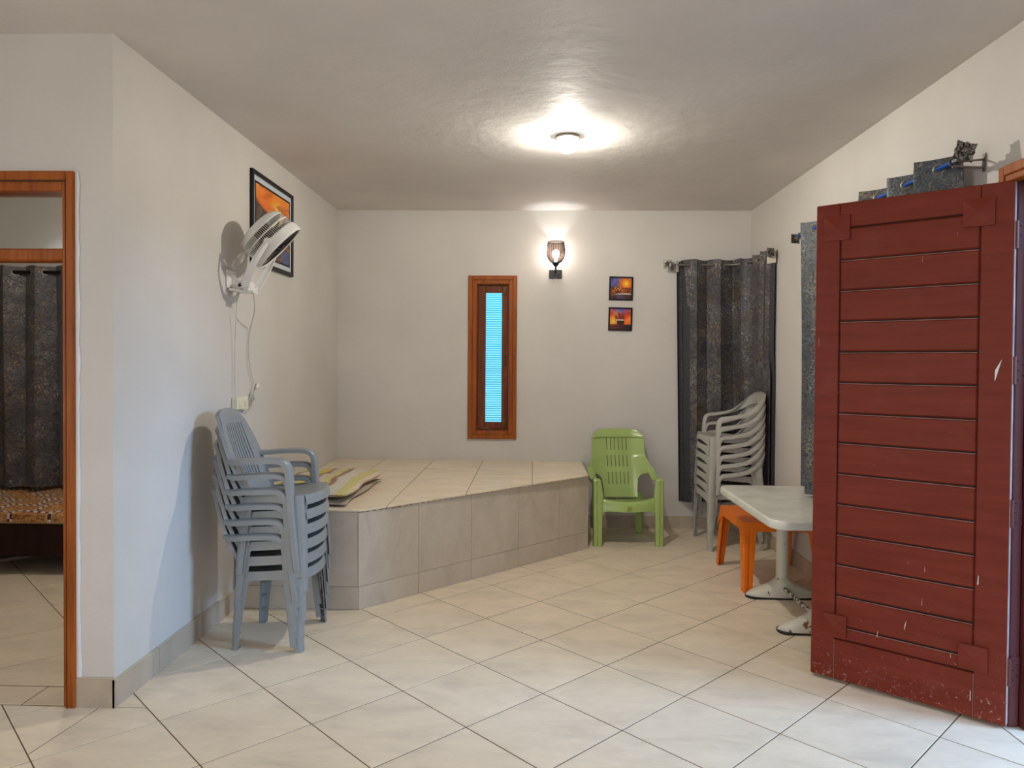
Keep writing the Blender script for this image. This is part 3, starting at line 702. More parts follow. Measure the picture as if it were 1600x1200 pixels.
def picture(name, label, loc, rz, w_, h_, fw, matw, art, group=None, inner=False):
    t = thing(name, label, 'picture', loc, rz, group)          # local: x right, z up from the base, face towards -y
    for nm, b in (('frame', None),):
        m = MB()
        for x0, x1, z0, z1 in ((0, fw, 0, h_), (w_-fw, w_, 0, h_), (fw, w_-fw, 0, fw), (fw, w_-fw, h_-fw, h_)): m.box(x0, x1, -0.018, 0, z0, z1, 0.002)
        m.build('picture_frame', BLACK, t)
    if matw:
        MB().box(fw, w_-fw, -0.008, -0.002, fw, h_-fw).build('mount', MAT, t)
        i = fw+matw-0.012; m = MB()
        for x0, x1, z0, z1 in ((i, i+0.012, i, h_-i), (w_-i-0.012, w_-i, i, h_-i), (i, w_-i, i, i+0.012), (i, w_-i, h_-i-0.012, h_-i)): m.box(x0, x1, -0.011, -0.006, z0, z1, 0.001)
        m.build('inner_border', BLACK, t)
    a = fw+matw; n = 56; V = []; C = []
    for j in range(n+1):
        for i in range(n+1):
            u, v = i/n, j/n; V.append((lerp(a, w_-a, u), -0.0095, lerp(a, h_-a, v))); c = art(u, v); C.append(S(*[max(0, min(255, q)) for q in c]))
    m = MB(); m.add(V, [(j*(n+1)+i, j*(n+1)+i+1, (j+1)*(n+1)+i+1, (j+1)*(n+1)+i) for j in range(n) for i in range(n)])
    b = len(V); m.add([(a, -0.003, a), (w_-a, -0.003, a), (w_-a, -0.003, h_-a), (a, -0.003, h_-a)], [(0, 3, 2, 1)]); C += [C[0]]*4
    m.build('print', PRINT, t, colors=C); return t
picture('picture', 'large black-framed sunset print with pale mount on left wall behind the fan', (XL+0.001, 4.042, 1.878), PI/2, 0.695, 0.53, 0.024, 0.042, art_sunset)
p = picture('picture', 'small square framed print of riverside houses, upper one on back wall', (0.606, YB-0.001, 1.838), 0, 0.190, 0.190, 0.012, 0, art_village, 'small square prints on the back wall'); p.rotation_euler = (0, math.radians(1.2), 0)
p = picture('picture', 'small square framed print of a sailing ship, lower one on back wall', (0.602, YB-0.001, 1.594), 0, 0.190, 0.187, 0.012, 0, art_ship, 'small square prints on the back wall'); p.rotation_euler = (0, math.radians(1.2), 0)

# ------------------------------------------------------------------ wall fan
fan = thing('wall_fan', 'white wall fan tilted downwards on its bracket on the left wall', 'fan', (XL, 3.77, 1.70)); fo = tuple(fan.location)
fc = Vector((-1.412, 3.845, 1.988)); nv_ = Vector((0.70, 0.22, -0.68)).normalized()
side = Vector((0, 1, 0)); side = (side-nv_*side.dot(nv_)).normalized(); upv = nv_.cross(side)
FM = Matrix.Translation(fc) @ Matrix((side, upv, nv_)).transposed().to_4x4()      # local x=side (pivot axis), z=facing
R_ = 0.142
m = MB(); m.lathe([(0.012, -0.085), (0.06, -0.084), (0.10, -0.080), (0.122, -0.068), (0.132, -0.052), (0.136, -0.040), (0.132, -0.040), (0.118, -0.062), (0.06, -0.078)], 48, FM); m.build('rear_cap', WHITE, fan, smooth=True, off=fo)
m = MB()
for k in range(84):
    a = 2*PI*k/84; m.tube([FM @ Vector((r*cos(a), r*sin(a), z)) for r, z in ((0.134, -0.042), (0.139, -0.004), (0.140, 0.035))], 0.0015, 4, caps=False)
tag(m.build('rear_grille_wire', WHITE, fan, off=fo), kind='stuff')
m = MB(); m.ring(FM @ Vector((0, 0, -0.006)), nv_, 0.1395, 0.004, 48, 6); m.ring(FM @ Vector((0, 0, -0.042)), nv_, 0.135, 0.004, 48, 6); m.build('grille_ring', WHITE, fan, smooth=True, off=fo)
m = MB(); m.lathe([(0.139, 0.030), (0.147, 0.036), (0.151, 0.060), (0.150, 0.082), (0.143, 0.088), (0.137, 0.084), (0.136, 0.034)], 56, FM); m.build('front_ring', WHITE, fan, smooth=True, off=fo)
m = MB()
for r in (0.03, 0.045, 0.06, 0.075, 0.09, 0.105, 0.12, 0.132): m.ring(FM @ Vector((0, 0, 0.080+0.010*(1-r/0.14))), nv_, r, 0.0016, 36, 4)
for k in range(12):
    a = 2*PI*k/12; m.tube([FM @ Vector((0.025*cos(a), 0.025*sin(a), 0.09)), FM @ Vector((0.137*cos(a), 0.137*sin(a), 0.080))], 0.002, 4)
m.lathe([(0.0005, 0.094), (0.024, 0.093), (0.028, 0.086)], 24, FM); m.build('front_grille', BLACKM, fan, off=fo)
m = MB(); m.lathe([(0.0005, 0.05), (0.03, 0.045), (0.034, 0.0), (0.05, -0.02), (0.05, -0.075)], 24, FM); m.build('motor_hub', BLACKM, fan, smooth=True, off=fo)
for k in range(5):
    G = []
    for i in range(6):
        r = 0.03+0.098*i/5; G.append([FM @ Vector((r*cos(2*PI*k/5+t*0.5), r*sin(2*PI*k/5+t*0.5), 0.02+0.03*t)) for t in (-0.9, -0.45, 0, 0.45, 0.9)])
    MB().sheet(G, 0.002).build('blade', BLACKM, fan, smooth=True, off=fo)
for sg in (-1, 1):                                            # yoke arms up to the side pivots
    top = FM @ Vector((sg*0.157, 0, 0.035)); bot = Vector((-1.487, 3.79+sg*0.075, 1.712)); ax = (top-bot).normalized(); acr = side.cross(ax).normalized()
    G = []
    for i in range(9):
        t = i/8; c = bot.lerp(top, t)+Vector((0.0, sg*0.03*sin(PI*t), 0)); wd = lerp(0.020, 0.012, t); G.append([c-acr*wd, c+acr*wd*0.0+side*sg*0.006, c+acr*wd])
    m = MB(); m.sheet(G, 0.008); m.tube([top-side*0.010, top+side*0.010], 0.019, 20); m.build('yoke_arm', WHITE, fan, smooth=True, off=fo)
m = MB(); m.tube(cr([(-1.487, 3.72, 1.715), (-1.490, 3.75, 1.700), (-1.490, 3.83, 1.700), (-1.487, 3.86, 1.715)]), 0.016, 10); m.box(-1.535, -1.475, 3.755, 3.825, 1.700, 1.745, 0.006); m.build('yoke_base', WHITE, fan, smooth=True, off=fo)
m = MB(); m.box(XL, XL+0.012, 3.725, 3.835, 1.705, 1.80, 0.004)
G = []
for i in range(7):
    t = i/6; x = lerp(XL+0.008, -1.455, t); z = 1.700-0.012*sin(t*PI*0.5); G.append([(x, 3.745-0.0*t, z), (x, 3.78, z-0.004), (x, 3.815, z)])
m.sheet(G, 0.012)
m.add([(XL+0.01, 3.777, 1.79), (XL+0.01, 3.783, 1.79), (XL+0.01, 3.777, 1.70), (XL+0.01, 3.783, 1.70), (XL+0.09, 3.777, 1.70), (XL+0.09, 3.783, 1.70)], [(0, 2, 4), (1, 5, 3), (0, 4, 5, 1), (2, 3, 5, 4)])
m.build('wall_bracket', WHITE, fan, off=fo)
m = MB(); m.tube([(-1.53, 3.75, 1.72), (-1.515, 3.735, 1.725)], 0.008, 8); m.build('tilt_knob', BLACKM, fan, off=fo)
CORD = m_plain('grey_white_cord', S(190, 186, 176), 0.5)
m = MB(); m.tube(cr([(-1.545, 3.76, 1.69), (-1.572, 3.80, 1.45), (-1.578, 3.81, 1.28), (-1.576, 3.81, 1.14)], 6), 0.0022, 6); m.build('pull_cord', CORD, fan, smooth=True, off=fo)
W_ = lambda y, z: (XL+0.012, y, z)
m = MB(); m.tube(cr([(-1.475, 3.80, 1.69), (-1.50, 3.88, 1.60), W_(4.02, 1.50), W_(4.00, 1.38), W_(4.03, 1.27), W_(4.08, 1.205), W_(4.06, 1.165), W_(4.03, 1.13), W_(4.055, 1.105), W_(4.05, 1.09)], 8), 0.0028, 6)
cc = Vector(W_(4.045, 1.105)); m.tube([cc+Vector((0.004*sin(3*t), 0.032*cos(t)*(1-t/40), 0.026*sin(t)+0.004*t*0.3)) for t in [i*0.35 for i in range(40)]], 0.0026, 6)
m.tube(cr([W_(4.05, 1.085), W_(4.03, 1.06), W_(3.98, 1.045), W_(3.93, 1.055)]), 0.0028, 6)
m.tube(cr([W_(4.06, 1.12), W_(4.09, 1.15), W_(4.12, 1.175)]), 0.0028, 6)
pc = m.build('power_cord', CORD, fan, smooth=True, off=fo)
m = MB(); m.tube([W_(4.115, 1.170), W_(4.135, 1.192)], [0.008, 0.011], 10); m.tube([W_(4.135, 1.192), W_(4.15, 1.205)], 0.003, 6); m.build('plug', CREAM, pc, off=fo)

sw = thing('wall_socket', 'small cream double socket on the left wall below the fan', 'socket', (XL, 3.86, 1.06)); so = tuple(sw.location)
MB().box(XL, XL+0.035, 3.795, 3.87, 1.068, 1.135, 0.004).build('socket_box', CREAM, sw, off=so)
MB().box(XL, XL+0.030, 3.874, 3.955, 1.062, 1.135, 0.004).build('socket_box', CREAM, sw, off=so)
MB().box(XL+0.033, XL+0.041, 3.815, 3.835, 1.085, 1.115, 0.003).build('rocker', CREAM, sw, off=so)
MB().box(XL+0.028, XL+0.036, 3.90, 3.92, 1.082, 1.112, 0.003).build('rocker', CREAM, sw, off=so)

# ------------------------------------------------------------------ plastic chairs (local: +x is the front, origin on the floor)
def leg_sheet(secs, th=0.0032, M=None):
    """secs: list of (z, [points x,y]) from the bottom up; an open channel section"""
    G = []
    for z, pl in secs: G.append([(x, y, z) for x, y in pl])
    return MB().sheet(G, th)
def chan(x, y, wx, wy, sx, sy):
    """L-shaped channel with its outer corner at (x,y); runs wx back along x and wy inwards along y, rounded corner"""
    c = 0.006
    return [(x, y-sy*wy), (x, y-sy*(wy*0.5)), (x-sx*0.0, y-sy*c*1.4), (x-sx*c*0.5, y-sy*c*0.5), (x-sx*c*1.4, y), (x-sx*wx*0.55, y), (x-sx*wx, y)]
def add_leg(root, mat, xf, yf, xt, yt, ht, sx, sy, wb, wt, name='leg'):
    secs = []
    for i in range(9):
        t = i/8; z = ht*t; f = t**1.5
        secs.append((z, chan(lerp(xf, xt, t), sy*lerp(yf, yt, t), lerp(wb[0], wt[0], f), lerp(wb[1], wt[1], f), sx, sy)))
    m = leg_sheet(secs)
    p = secs[0][1]; q = [p[0], p[3], p[-1], (p[-1][0], p[0][1])]; c = (sum(a[0] for a in q)/4, sum(a[1] for a in q)/4)
    m.prism([((a[0]-c[0])*0.98+c[0], (a[1]-c[1])*0.98+c[1]) for a in q], 0.0, 0.004)
    return m.build(name, mat, root, smooth=True)

def make_chair_a(label):
    t = thing('plastic_armchair', label, 'chair')
    # seat
    G = []
    for i in range(17):
        u = i/16; row = []
        for j in range(15):
            v = -1+2*j/14; hw = lerp(0.165, 0.178, u)
            x = lerp(-0.135, 0.150+0.034*(1-v*v), min(1, u/0.86)); z = 0.353+0.017*sm(u)-0.012*(1-v*v)*sin(PI*min(1, u*1.05))
            if u > 0.86: q = (u-0.86)/0.14; x += 0.012*sin(q*PI/2); z -= 0.046*q**1.3
            row.append((x, v*hw, z))
        G.append(row)
    m = MB(); m.sheet(G, 0.004)
    for sg in (-1, 1):                                        # side apron with arch
        G = []
        for i in range(15):
            u = i/14; x = lerp(-0.150, 0.150, u); d = 0.040+0.10*max(0, 1-u/0.22)**2+0.05*max(0, (u-0.86)/0.14)**2
            hw = lerp(0.167, 0.181, u); zt = 0.353+0.017*sm(u); G.append([(x, sg*hw, zt), (x, sg*(hw+0.004), zt-d*0.5), (x, sg*(hw+0.008), zt-d)])
        m.sheet(G, 0.0035)
    m.build('seat', GREY, t, smooth=True)
    # backrest with eight slots
    cols = [-1, -0.9, -0.78, -0.66]; sl = []
    for k in range(8):
        a = -0.58+k*0.155; sl.append(len(cols)); cols += [a, a+0.052]
    cols += [0.68, 0.78, 0.9, 1]; G = []; nu = 25
    for i in range(nu):
        u = i/(nu-1); row = []
        wtab = [(0, 0.155), (0.3, 0.175), (0.45, 0.180), (0.75, 0.158), (0.9, 0.136), (1, 0.115)]
        for v in cols:
            hw = interp(wtab, u); z = 0.335+0.415*u-0.028*abs(v)**3*sm((u-0.55)/0.45); x = -0.128-0.150*u-0.018*sin(PI*u)*0.6+0.026*v*v*(1-0.5*u)
            if u > 0.93: x -= 0.010*(u-0.93)/0.07
            row.append((x, v*hw, z))
        G.append(row)
    m = MB(); m.sheet(G, 0.005, hole=lambda i, j: j in sl and 5 <= i <= 19)
    for sg in (-1, 1): m.sheet([[Vector(r[0 if sg < 0 else -1]), Vector(r[0 if sg < 0 else -1])+Vector((-0.016, sg*0.004, 0))] for r in G], 0.004)
    m.sheet([[Vector(p), Vector(p)+Vector((-0.016, 0, -0.004))] for p in G[-1]], 0.004)
    m.build('backrest', GREY, t, smooth=True)
    # arms
    for sg in (-1, 1):
        path = cr([(0.142, 0.210, 0.03), (0.124, 0.207, 0.18), (0.106, 0.202, 0.34), (0.098, 0.200, 0.45), (0.088, 0.200, 0.505), (0.060, 0.201, 0.531), (0.020, 0.202, 0.538), (-0.08, 0.200, 0.535), (-0.17, 0.192, 0.527), (-0.205, 0.172, 0.530)], 4); G = []
        for i, pnt in enumerate(path):
            a = path[max(0, i-1)]; b = path[min(len(path)-1, i+1)]; tg = (b-a).normalized(); nr_ = Vector((-tg.z, 0, tg.x))
            if nr_.z < 0 and i > 8: nr_ = -nr_
            nr_ = Vector((tg.z, 0, -tg.x)) if i <= len(path) else nr_
            wv = 0.024; c = Vector((pnt.x, pnt.y, pnt.z)); row = []
            for (o_, dn) in ((1, 0.025), (1, 0.004), (0.7, 0), (0, -0.001), (-0.7, 0), (-1, 0.004), (-1, 0.022)):
                row.append((c.x-nr_.x*dn, sg*(c.y-0.012+o_*wv), c.z-nr_.z*dn))
            G.append(row)
        # nr_ must point outwards/up: flip if needed
        if (Vector((path[20]-path[18])).normalized().x) < 0:
            G2 = []
            for i, pnt in enumerate(path):
                a = path[max(0, i-1)]; b = path[min(len(path)-1, i+1)]; tg = (b-a).normalized(); nr_ = Vector((tg.z, 0, -tg.x)); row = []
                for (o_, dn) in ((1, 0.025), (1, 0.004), (0.7, 0), (0, -0.001), (-0.7, 0), (-1, 0.004), (-1, 0.022)):
                    row.append((pnt.x-nr_.x*dn, sg*(pnt.y-0.012+o_*0.024), pnt.z-nr_.z*dn))
                G2.append(row)
            G = G2
        MB().sheet(G, 0.0035).build('armrest', GREY, t, smooth=50)
    for sg in (-1, 1):
        add_leg(t, GREY, 0.166, 0.212, 0.148, 0.187, 0.368, 1, sg, (0.034, 0.036), (0.076, 0.058))
        add_leg(t, GREY, -0.166, 0.190, -0.146, 0.170, 0.352, -1, sg, (0.032, 0.034), (0.062, 0.045))
    return t
order = ['topmost', 'second from the top', 'third from the top', 'fourth from the top', 'fifth from the top', 'sixth from the top', 'lowest']
NA = 6; ca = make_chair_a('')
for k in range(NA):                                           # k=0 lowest
    c = ca if k == 0 else copy_tree(ca)
    nm = 'lowest, standing on the floor' if k == 0 else order[NA-1-k]
    c['label'] = 'grey slat-back plastic armchair in the left wall stack, '+nm; c['group'] = 'grey armchairs stacked by the left wall'
    c.location = (-1.209+0.004*k, 3.470+0.0008*k*(-1)**k, 0.0695*k)
    c.rotation_euler = (0, 0, math.radians(0.4*(-1)**k))

def make_chair_b():
    t = thing('plastic_armchair', '', 'chair')
    G = []
    for i in range(17):
        u = i/16; row = []
        for j in range(15):
            v = -1+2*j/14; hw = lerp(0.165, 0.195, u)
            x = lerp(-0.15, 0.185+0.020*(1-v*v), min(1, u/0.86)); z = 0.385+0.022*sm(u)-0.014*(1-v*v)*sin(PI*min(1, u*1.05))
            if u > 0.86: q = (u-0.86)/0.14; x += 0.010*sin(q*PI/2); z -= (0.040+0.035*v*v)*q**1.3
            row.append((x, v*hw, z))
        G.append(row)
    m = MB(); m.sheet(G, 0.004)
    for sg in (-1, 1):
        G = []
        for i in range(15):
            u = i/14; x = lerp(-0.165, 0.185, u); d = 0.040+0.10*max(0, 1-u/0.22)**2+0.05*max(0, (u-0.86)/0.14)**2
            hw = lerp(0.167, 0.198, u); zt = 0.385+0.022*sm(u); G.append([(x, sg*hw, zt), (x, sg*(hw+0.004), zt-d*0.5), (x, sg*(hw+0.008), zt-d)])
        m.sheet(G, 0.0035)
    m.build('seat', GREYB, t, smooth=True)
    # arm band flowing from the front posts round into the low back
    half = cr([(0.150, 0.222, 0.40), (0.146, 0.223, 0.47), (0.134, 0.224, 0.520), (0.105, 0.226, 0.543), (0.04, 0.227, 0.551), (-0.06, 0.222, 0.572), (-0.135, 0.208, 0.615), (-0.188, 0.174, 0.655), (-0.212, 0.105, 0.680), (-0.218, 0.0, 0.690)], 5)
    nh = len(half); cut = int(nh*0.66)
    def bandrow(i, sg):
        pnt = half[i]; a = half[max(0, i-1)]; b = half[min(nh-1, i+1)]; tg = (b-a).normalized(); f = sm((i/(nh-1)-0.48)/0.34)
        nr_ = Vector((tg.z, 0, -tg.x)) if tg.x < 0 or i < 12 else Vector((0, 0, 1))
        if f > 0: nr_ = Vector((0, 0, 1)).lerp(Vector((tg.z, 0, -tg.x)), 1-f).normalized()
        row = []; wd = 0.046
        inward = Vector((tg.y, -tg.x, 0)); inward = Vector((0, -1, 0)).lerp(Vector((0.25, 0, 0)), f)
        for s_, dn in ((0.0, 0.025), (0.0, 0.005), (0.12, 0.0), (0.5, -0.001), (0.88, 0.0), (1.0, 0.005), (1.0, 0.018)):
            flat = pnt+Vector((0, -wd*s_, 0))-nr_*dn
            tall = pnt+Vector((-0.018*(s_), 0, 0.0))+Vector((0, 0, -0.055+0.085*s_))+Vector((0.0, 0, 0))-Vector((pnt.x+0.0, pnt.y, 0)).normalized()*dn*0.6
            q = flat.lerp(tall, f); row.append((q.x, sg*q.y, q.z))
        return row
    for sg in (-1, 1): MB().sheet([bandrow(i, sg) for i in range(0, cut+1)], 0.0038).build('armrest', GREYB, t, smooth=50)
    G = [bandrow(i, 1) for i in range(cut, nh)]+[bandrow(i, -1) for i in range(nh-2, cut-1, -1)]
    MB().sheet(G, 0.0038).build('back_rail', GREYB, t, smooth=50)
    for k in range(7):                                        # slats of the back
        v = -0.12+0.04*k; ztop = 0.655-0.03*(v/0.15)**2; xt = -0.214+0.08*v*v/0.15
        G = []
        for i in range(8):
            s_ = i/7; x = lerp(-0.145, xt, s_)-0.02*sin(PI*s_); z = lerp(0.365, ztop, s_); G.append([(x, v*lerp(0.9, 1.05, s_)-0.011, z), (x-0.003, v*lerp(0.9, 1.05, s_), z), (x, v*lerp(0.9, 1.05, s_)+0.011, z)])
        MB().sheet(G, 0.004).build('back_slat', GREYB, t, smooth=True)
    for sg in (-1, 1):
        add_leg(t, GREYB, 0.203, 0.236, 0.186, 0.208, 0.404, 1, sg, (0.030, 0.034), (0.056, 0.060))
        add_leg(t, GREYB, -0.20, 0.205, -0.165, 0.172, 0.385, -1, sg, (0.030, 0.034), (0.062, 0.050))
    return t
NB = 7; cb = make_chair_b()
for k in range(NB):
    c = cb if k == 0 else copy_tree(cb)
    nm = 'lowest, standing on the floor' if k == 0 else order[NB-1-k]
    c['label'] = 'pale grey low-back plastic armchair in the corner stack, '+nm; c['group'] = 'pale grey armchairs stacked in the right corner'
    c.location = (1.453, 5.405+0.001*(-1)**k, 0.068*k); c.rotation_euler = (0, 0, PI+math.radians(0.5*(-1)**k))

# green high-back chair
gc = thing('plastic_armchair', 'green high-back plastic armchair beside the platform against back wall', 'chair', (0.690, 5.49, 0), -PI/2+math.radians(4))
G = []
for i in range(19):
    u = i/18; row = []
    for j in range(19):
        v = -1+2*j/18; hw = lerp(0.150, 0.196, sm(u*1.2))
        x = lerp(-0.12, 0.170+0.030*(1-v*v), min(1, u/0.72)); z = 0.285+0.058*sm(u*1.3)-0.030*(1-v*v)*sin(PI*min(1, u))
        if u > 0.72: q = (u-0.72)/0.28; x += 0.026*sin(q*PI/2); z -= (0.076+0.016*(1-v*v)+0.03*abs(v)**6)*q**1.5
        row.append((x, v*hw, z))
    G.append(row)
m = MB(); m.sheet(G, 0.005)
for sg in (-1, 1):
    Gs = []
    for i in range(13):
        u = i/12; x = lerp(-0.15, 0.185, u); d = 0.05+0.12*max(0, 1-u/0.25)**2; hw = lerp(0.155, 0.200, sm(u*1.2)); zt = 0.285+0.058*sm(u); Gs.append([(x, sg*hw, zt), (x, sg*(hw+0.01), zt-d*0.5), (x, sg*(hw+0.014), zt-d)])
    m.sheet(Gs, 0.004)
m.build('seat', GREEN, gc, smooth=True)
cols = [-1, -0.93, -0.84, -0.74, -0.62, -0.5]; sl = []
for k in range(6):
    a = -0.455+k*0.158; sl.append(len(cols)); cols += [a, a+0.03]
cols += [0.40, 0.5, 0.62, 0.74, 0.84, 0.93, 1]; cols = sorted(set(round(c, 4) for c in cols)); G = []; nu = 61
sl = [i for i, c in enumerate(cols[:-1]) if abs(cols[i+1]-c-0.03) < 1e-3]
wtab = [(0, 0.128), (0.10, 0.130), (0.27, 0.142), (0.33, 0.170), (0.355, 0.230), (0.40, 0.242), (0.47, 0.232), (0.58, 0.210), (0.70, 0.203), (0.85, 0.203), (0.93, 0.192), (0.97, 0.172), (1, 0.135)]
for i in range(nu):
    u = i/(nu-1); hw = interp(wtab, u); row = []
    for v in cols:
        y = v*hw
        if abs(v) <= 0.5: y = v*0.195
        else: y = math.copysign(0.0975+(abs(v)-0.5)*2*(hw-0.0975), v)
        z = 0.305+0.505*u-0.014*(abs(y)/0.2)**4*sm((u-0.8)/0.2); x = -0.095-0.205*u-0.02*sin(PI*u)+0.9*max(0, abs(y)-0.09)**1.5*(1.3 if u < 0.6 else 1.0)
        x += 0.016*sm((u-0.865)/0.02)-0.010*sm((u-0.9)/0.1)
        row.append((x, y, z))
    G.append(row)
hole = lambda i, j: j in sl and any(a <= i/(nu-1) < b for a, b in ((0.17, 0.345), (0.43, 0.60), (0.68, 0.86)))
m = MB(); m.sheet(G, 0.005, hole)
for sg in (-1, 1): m.sheet([[Vector(r[0 if sg < 0 else -1]), Vector(r[0 if sg < 0 else -1])+Vector((-0.018, sg*0.002, 0))] for r in G[22:]], 0.004)
m.sheet([[Vector(p), Vector(p)+Vector((-0.018, 0, -0.002))] for p in G[-1]], 0.004)
m.build('backrest', GREEN, gc, smooth=45)
for sg in (-1, 1):
    path = cr([(0.196, 0.236, 0.470), (0.182, 0.236, 0.488), (0.150, 0.236, 0.486), (0.08, 0.238, 0.472), (0.0, 0.240, 0.480), (-0.08, 0.240, 0.505), (-0.135, 0.238, 0.530)], 4)
    MB().sheet([[(q.x, sg*(q.y+0.020), q.z-0.026), (q.x, sg*(q.y+0.018), q.z-0.004), (q.x, sg*(q.y+0.010), q.z), (q.x, sg*(q.y-0.022), q.z-0.002), (q.x, sg*(q.y-0.032), q.z-0.012)] for q in path], 0.005).build('armrest', GREEN, gc, smooth=50)
    secs = []
    for i in range(14):
        z = 0.475*i/13; t_ = i/13; yo = lerp(0.252, 0.256, t_); wy = lerp(0.052, 0.066, t_); xf = lerp(0.222, 0.198, t_)
        if z > 0.36: wy = lerp(0.066, 0.052, (z-0.36)/0.115)
        secs.append((z, [(xf-0.030, sg*(yo-wy)), (xf-0.002, sg*(yo-wy)), (xf, sg*(yo-wy+0.006)), (xf, sg*(yo-0.030)), (xf-0.007, sg*(yo-0.026)), (xf-0.007, sg*(yo-0.022)), (xf, sg*(yo-0.018)), (xf, sg*(yo-0.005)), (xf-0.004, sg*yo), (xf-0.045-0.02*t_, sg*(yo+0.002))]))
    m = leg_sheet(secs, 0.004); m.box(0.180, 0.221, sg*0.201 if sg > 0 else -0.251, 0.251 if sg > 0 else -0.201, 0, 0.006); m.build('leg', GREEN, gc, smooth=40)
    add_leg(gc, GREEN, -0.205, 0.190, -0.150, 0.165, 0.33, -1, sg, (0.040, 0.048), (0.070, 0.060))
STK = m_plain('dark_green_sticker', S(138, 156, 62), 0.5)
m = MB(); m.box(0.229, 0.2315, -0.017, 0.017, 0.262, 0.292); o = m.build('sticker', STK, gc); o['label'] = 'small square sticker on the seat front'

# ------------------------------------------------------------------ orange stool
st = thing('plastic_stool', 'orange plastic stool half under the white table', 'stool', (1.468, 4.553, 0))
hx, hy, hs = 0.223, 0.262, 0.402
m = MB(); G = []
for i in range(15):
    u = -1+2*i/14; row = []
    for j in range(15):
        v = -1+2*j/14; e_ = max(abs(u), abs(v)); z = hs-0.004*(1-max(u*u, v*v)); row.append((u*hx, v*hy, z-(0.004 if e_ > 0.99 else 0)))
    G.append(row)
m.sheet(G, 0.004); m.build('seat', ORANGE, st, smooth=True)
m = MB()
for (a0, a1, ax) in ((-hx, hx, 'x'), (-hy, hy, 'y')):
    for sg in (-1, 1):
        G = []
        for i in range(21):
            u = -1+2*i/20; d = 0.052+0.07*max(0, (abs(u)-0.62)/0.38)**2
            o_ = (hy if ax == 'x' else hx)
            r = []
            for q in (0, 0.5, 1):
                z = hs-0.002-d*q; k_ = o_+0.014*(d*q)/0.12
                r.append((u*(hx+0.012*d*q/0.12), sg*k_, z) if ax == 'x' else (sg*k_, u*(hy+0.012*d*q/0.12), z))
            G.append(r)
        m.sheet(G, 0.004)
m.build('apron', ORANGE, st, smooth=True)
for sx in (-1, 1):
    for sy in (-1, 1):
        secs = []
        for i in range(11):
            t_ = i/10; z = 0.385*t_; x = sx*lerp(hx+0.012, hx+0.002, t_); y = sy*lerp(hy+0.055, hy+0.003, t_); wx = lerp(0.050, 0.078, t_**1.2); wy = lerp(0.050, 0.080, t_**1.2)
            secs.append((z, [(x-sx*wx, y), (x-sx*(wx*0.62), y), (x-sx*(wx*0.54), y-sy*0.008), (x-sx*(wx*0.46), y-sy*0.008), (x-sx*(wx*0.38), y), (x-sx*0.005, y), (x, y-sy*0.005), (x, y-sy*wy*0.38), (x-sx*0.006, y-sy*wy*0.46), (x-sx*0.006, y-sy*wy*0.54), (x, y-sy*wy*0.62), (x, y-sy*wy)]))
        leg_sheet(secs, 0.004).build('leg', ORANGE, st, smooth=35)

# ------------------------------------------------------------------ white pedestal table
tb = thing('pedestal_table', 'white marbled table on two chipped pedestal legs beside the open door', 'table', (1.410, 3.905, 0))
def rrect(hx, hy, r, n=8):
    P = []
    for cx_, cy_, a0 in ((hx-r, hy-r, 0), (-hx+r, hy-r, PI/2), (-hx+r, -hy+r, PI), (hx-r, -hy+r, 1.5*PI)):
        for k in range(n+1): a = a0+PI/2*k/n; P.append((cx_+r*cos(a), cy_+r*sin(a)))
    return P
HX, HY, HT = 0.292, 0.515, 0.60
m = MB(); rings = []
for ins, z in ((0.010, HT-0.044), (0.002, HT-0.040), (0.0, HT-0.030), (0.0, HT-0.016), (0.003, HT-0.006), (0.009, HT-0.001), (0.018, HT)):
    rings.append([(x, y, z) for x, y in rrect(HX-ins, HY-ins, 0.085-ins)])
n_ = len(rings[0]); V = [p for r in rings for p in r]; Fs = [(l*n_+i, l*n_+(i+1) % n_, (l+1)*n_+(i+1) % n_, (l+1)*n_+i) for l in range(len(rings)-1) for i in range(n_)]
Fs += [tuple(range(n_))[::-1], tuple(range((len(rings)-1)*n_, len(rings)*n_))]
m.add(V, Fs); m.build('table_top', TOP, tb, smooth=30)
LXO = 0.022
for sg in (-1, 1):
    yc = sg*0.272
    m = MB(); m.tube([(LXO, yc, 0.075), (LXO, yc, HT-0.04)], 0.034, 24); m.lathe([(0.034, HT-0.06), (0.07, HT-0.048), (0.09, HT-0.043)], 24, Matrix.Translation((LXO, yc, 0))); cl = m.build('column', LEGW, tb, smooth=True)
    G = []
    for i in range(25):                                       # domed foot lying along x
        u = -1+2*i/24; x = LXO+u*0.205; h = 0.018+0.062*(1-abs(u)**2.2)+0.055*math.exp(-(u/0.24)**2); wy = (0.052*(1-abs(u)**6)+0.004)*(1+0.12*math.exp(-(u/0.3)**2)); row = []
        for j in range(11):
            a = PI*j/10; row.append((x, yc-wy*cos(a), 0.012+(h-0.012)*sin(a)**0.7 if 0 < j < 10 else 0.012))
        G.append(row)
    m = MB(); nv2 = 11; V = [p for r in G for p in r]; m.add(V, [(i*nv2+j, i*nv2+j+1, (i+1)*nv2+j+1, (i+1)*nv2+j) for i in range(24) for j in range(10)]+[tuple(range(nv2)), tuple(range(24*nv2, 25*nv2))[::-1]]+[(i*nv2, (i+1)*nv2, (i+1)*nv2+nv2-1, i*nv2+nv2-1) for i in range(24)])
    ft = m.build('foot', LEGW, tb, smooth=True)
    m = MB(); m.prism([(x+LXO, y+yc) for x, y in rrect(0.206, 0.054, 0.045)], 0, 0.012, 0.002); m.build('rubber_sole', BLACKM, ft)
m = MB(); m.tube([(0.022, -0.24, 0.062), (0.022, 0.24, 0.062)], 0.011, 12); m.build('stretcher_bar', RUST, tb, smooth=True)

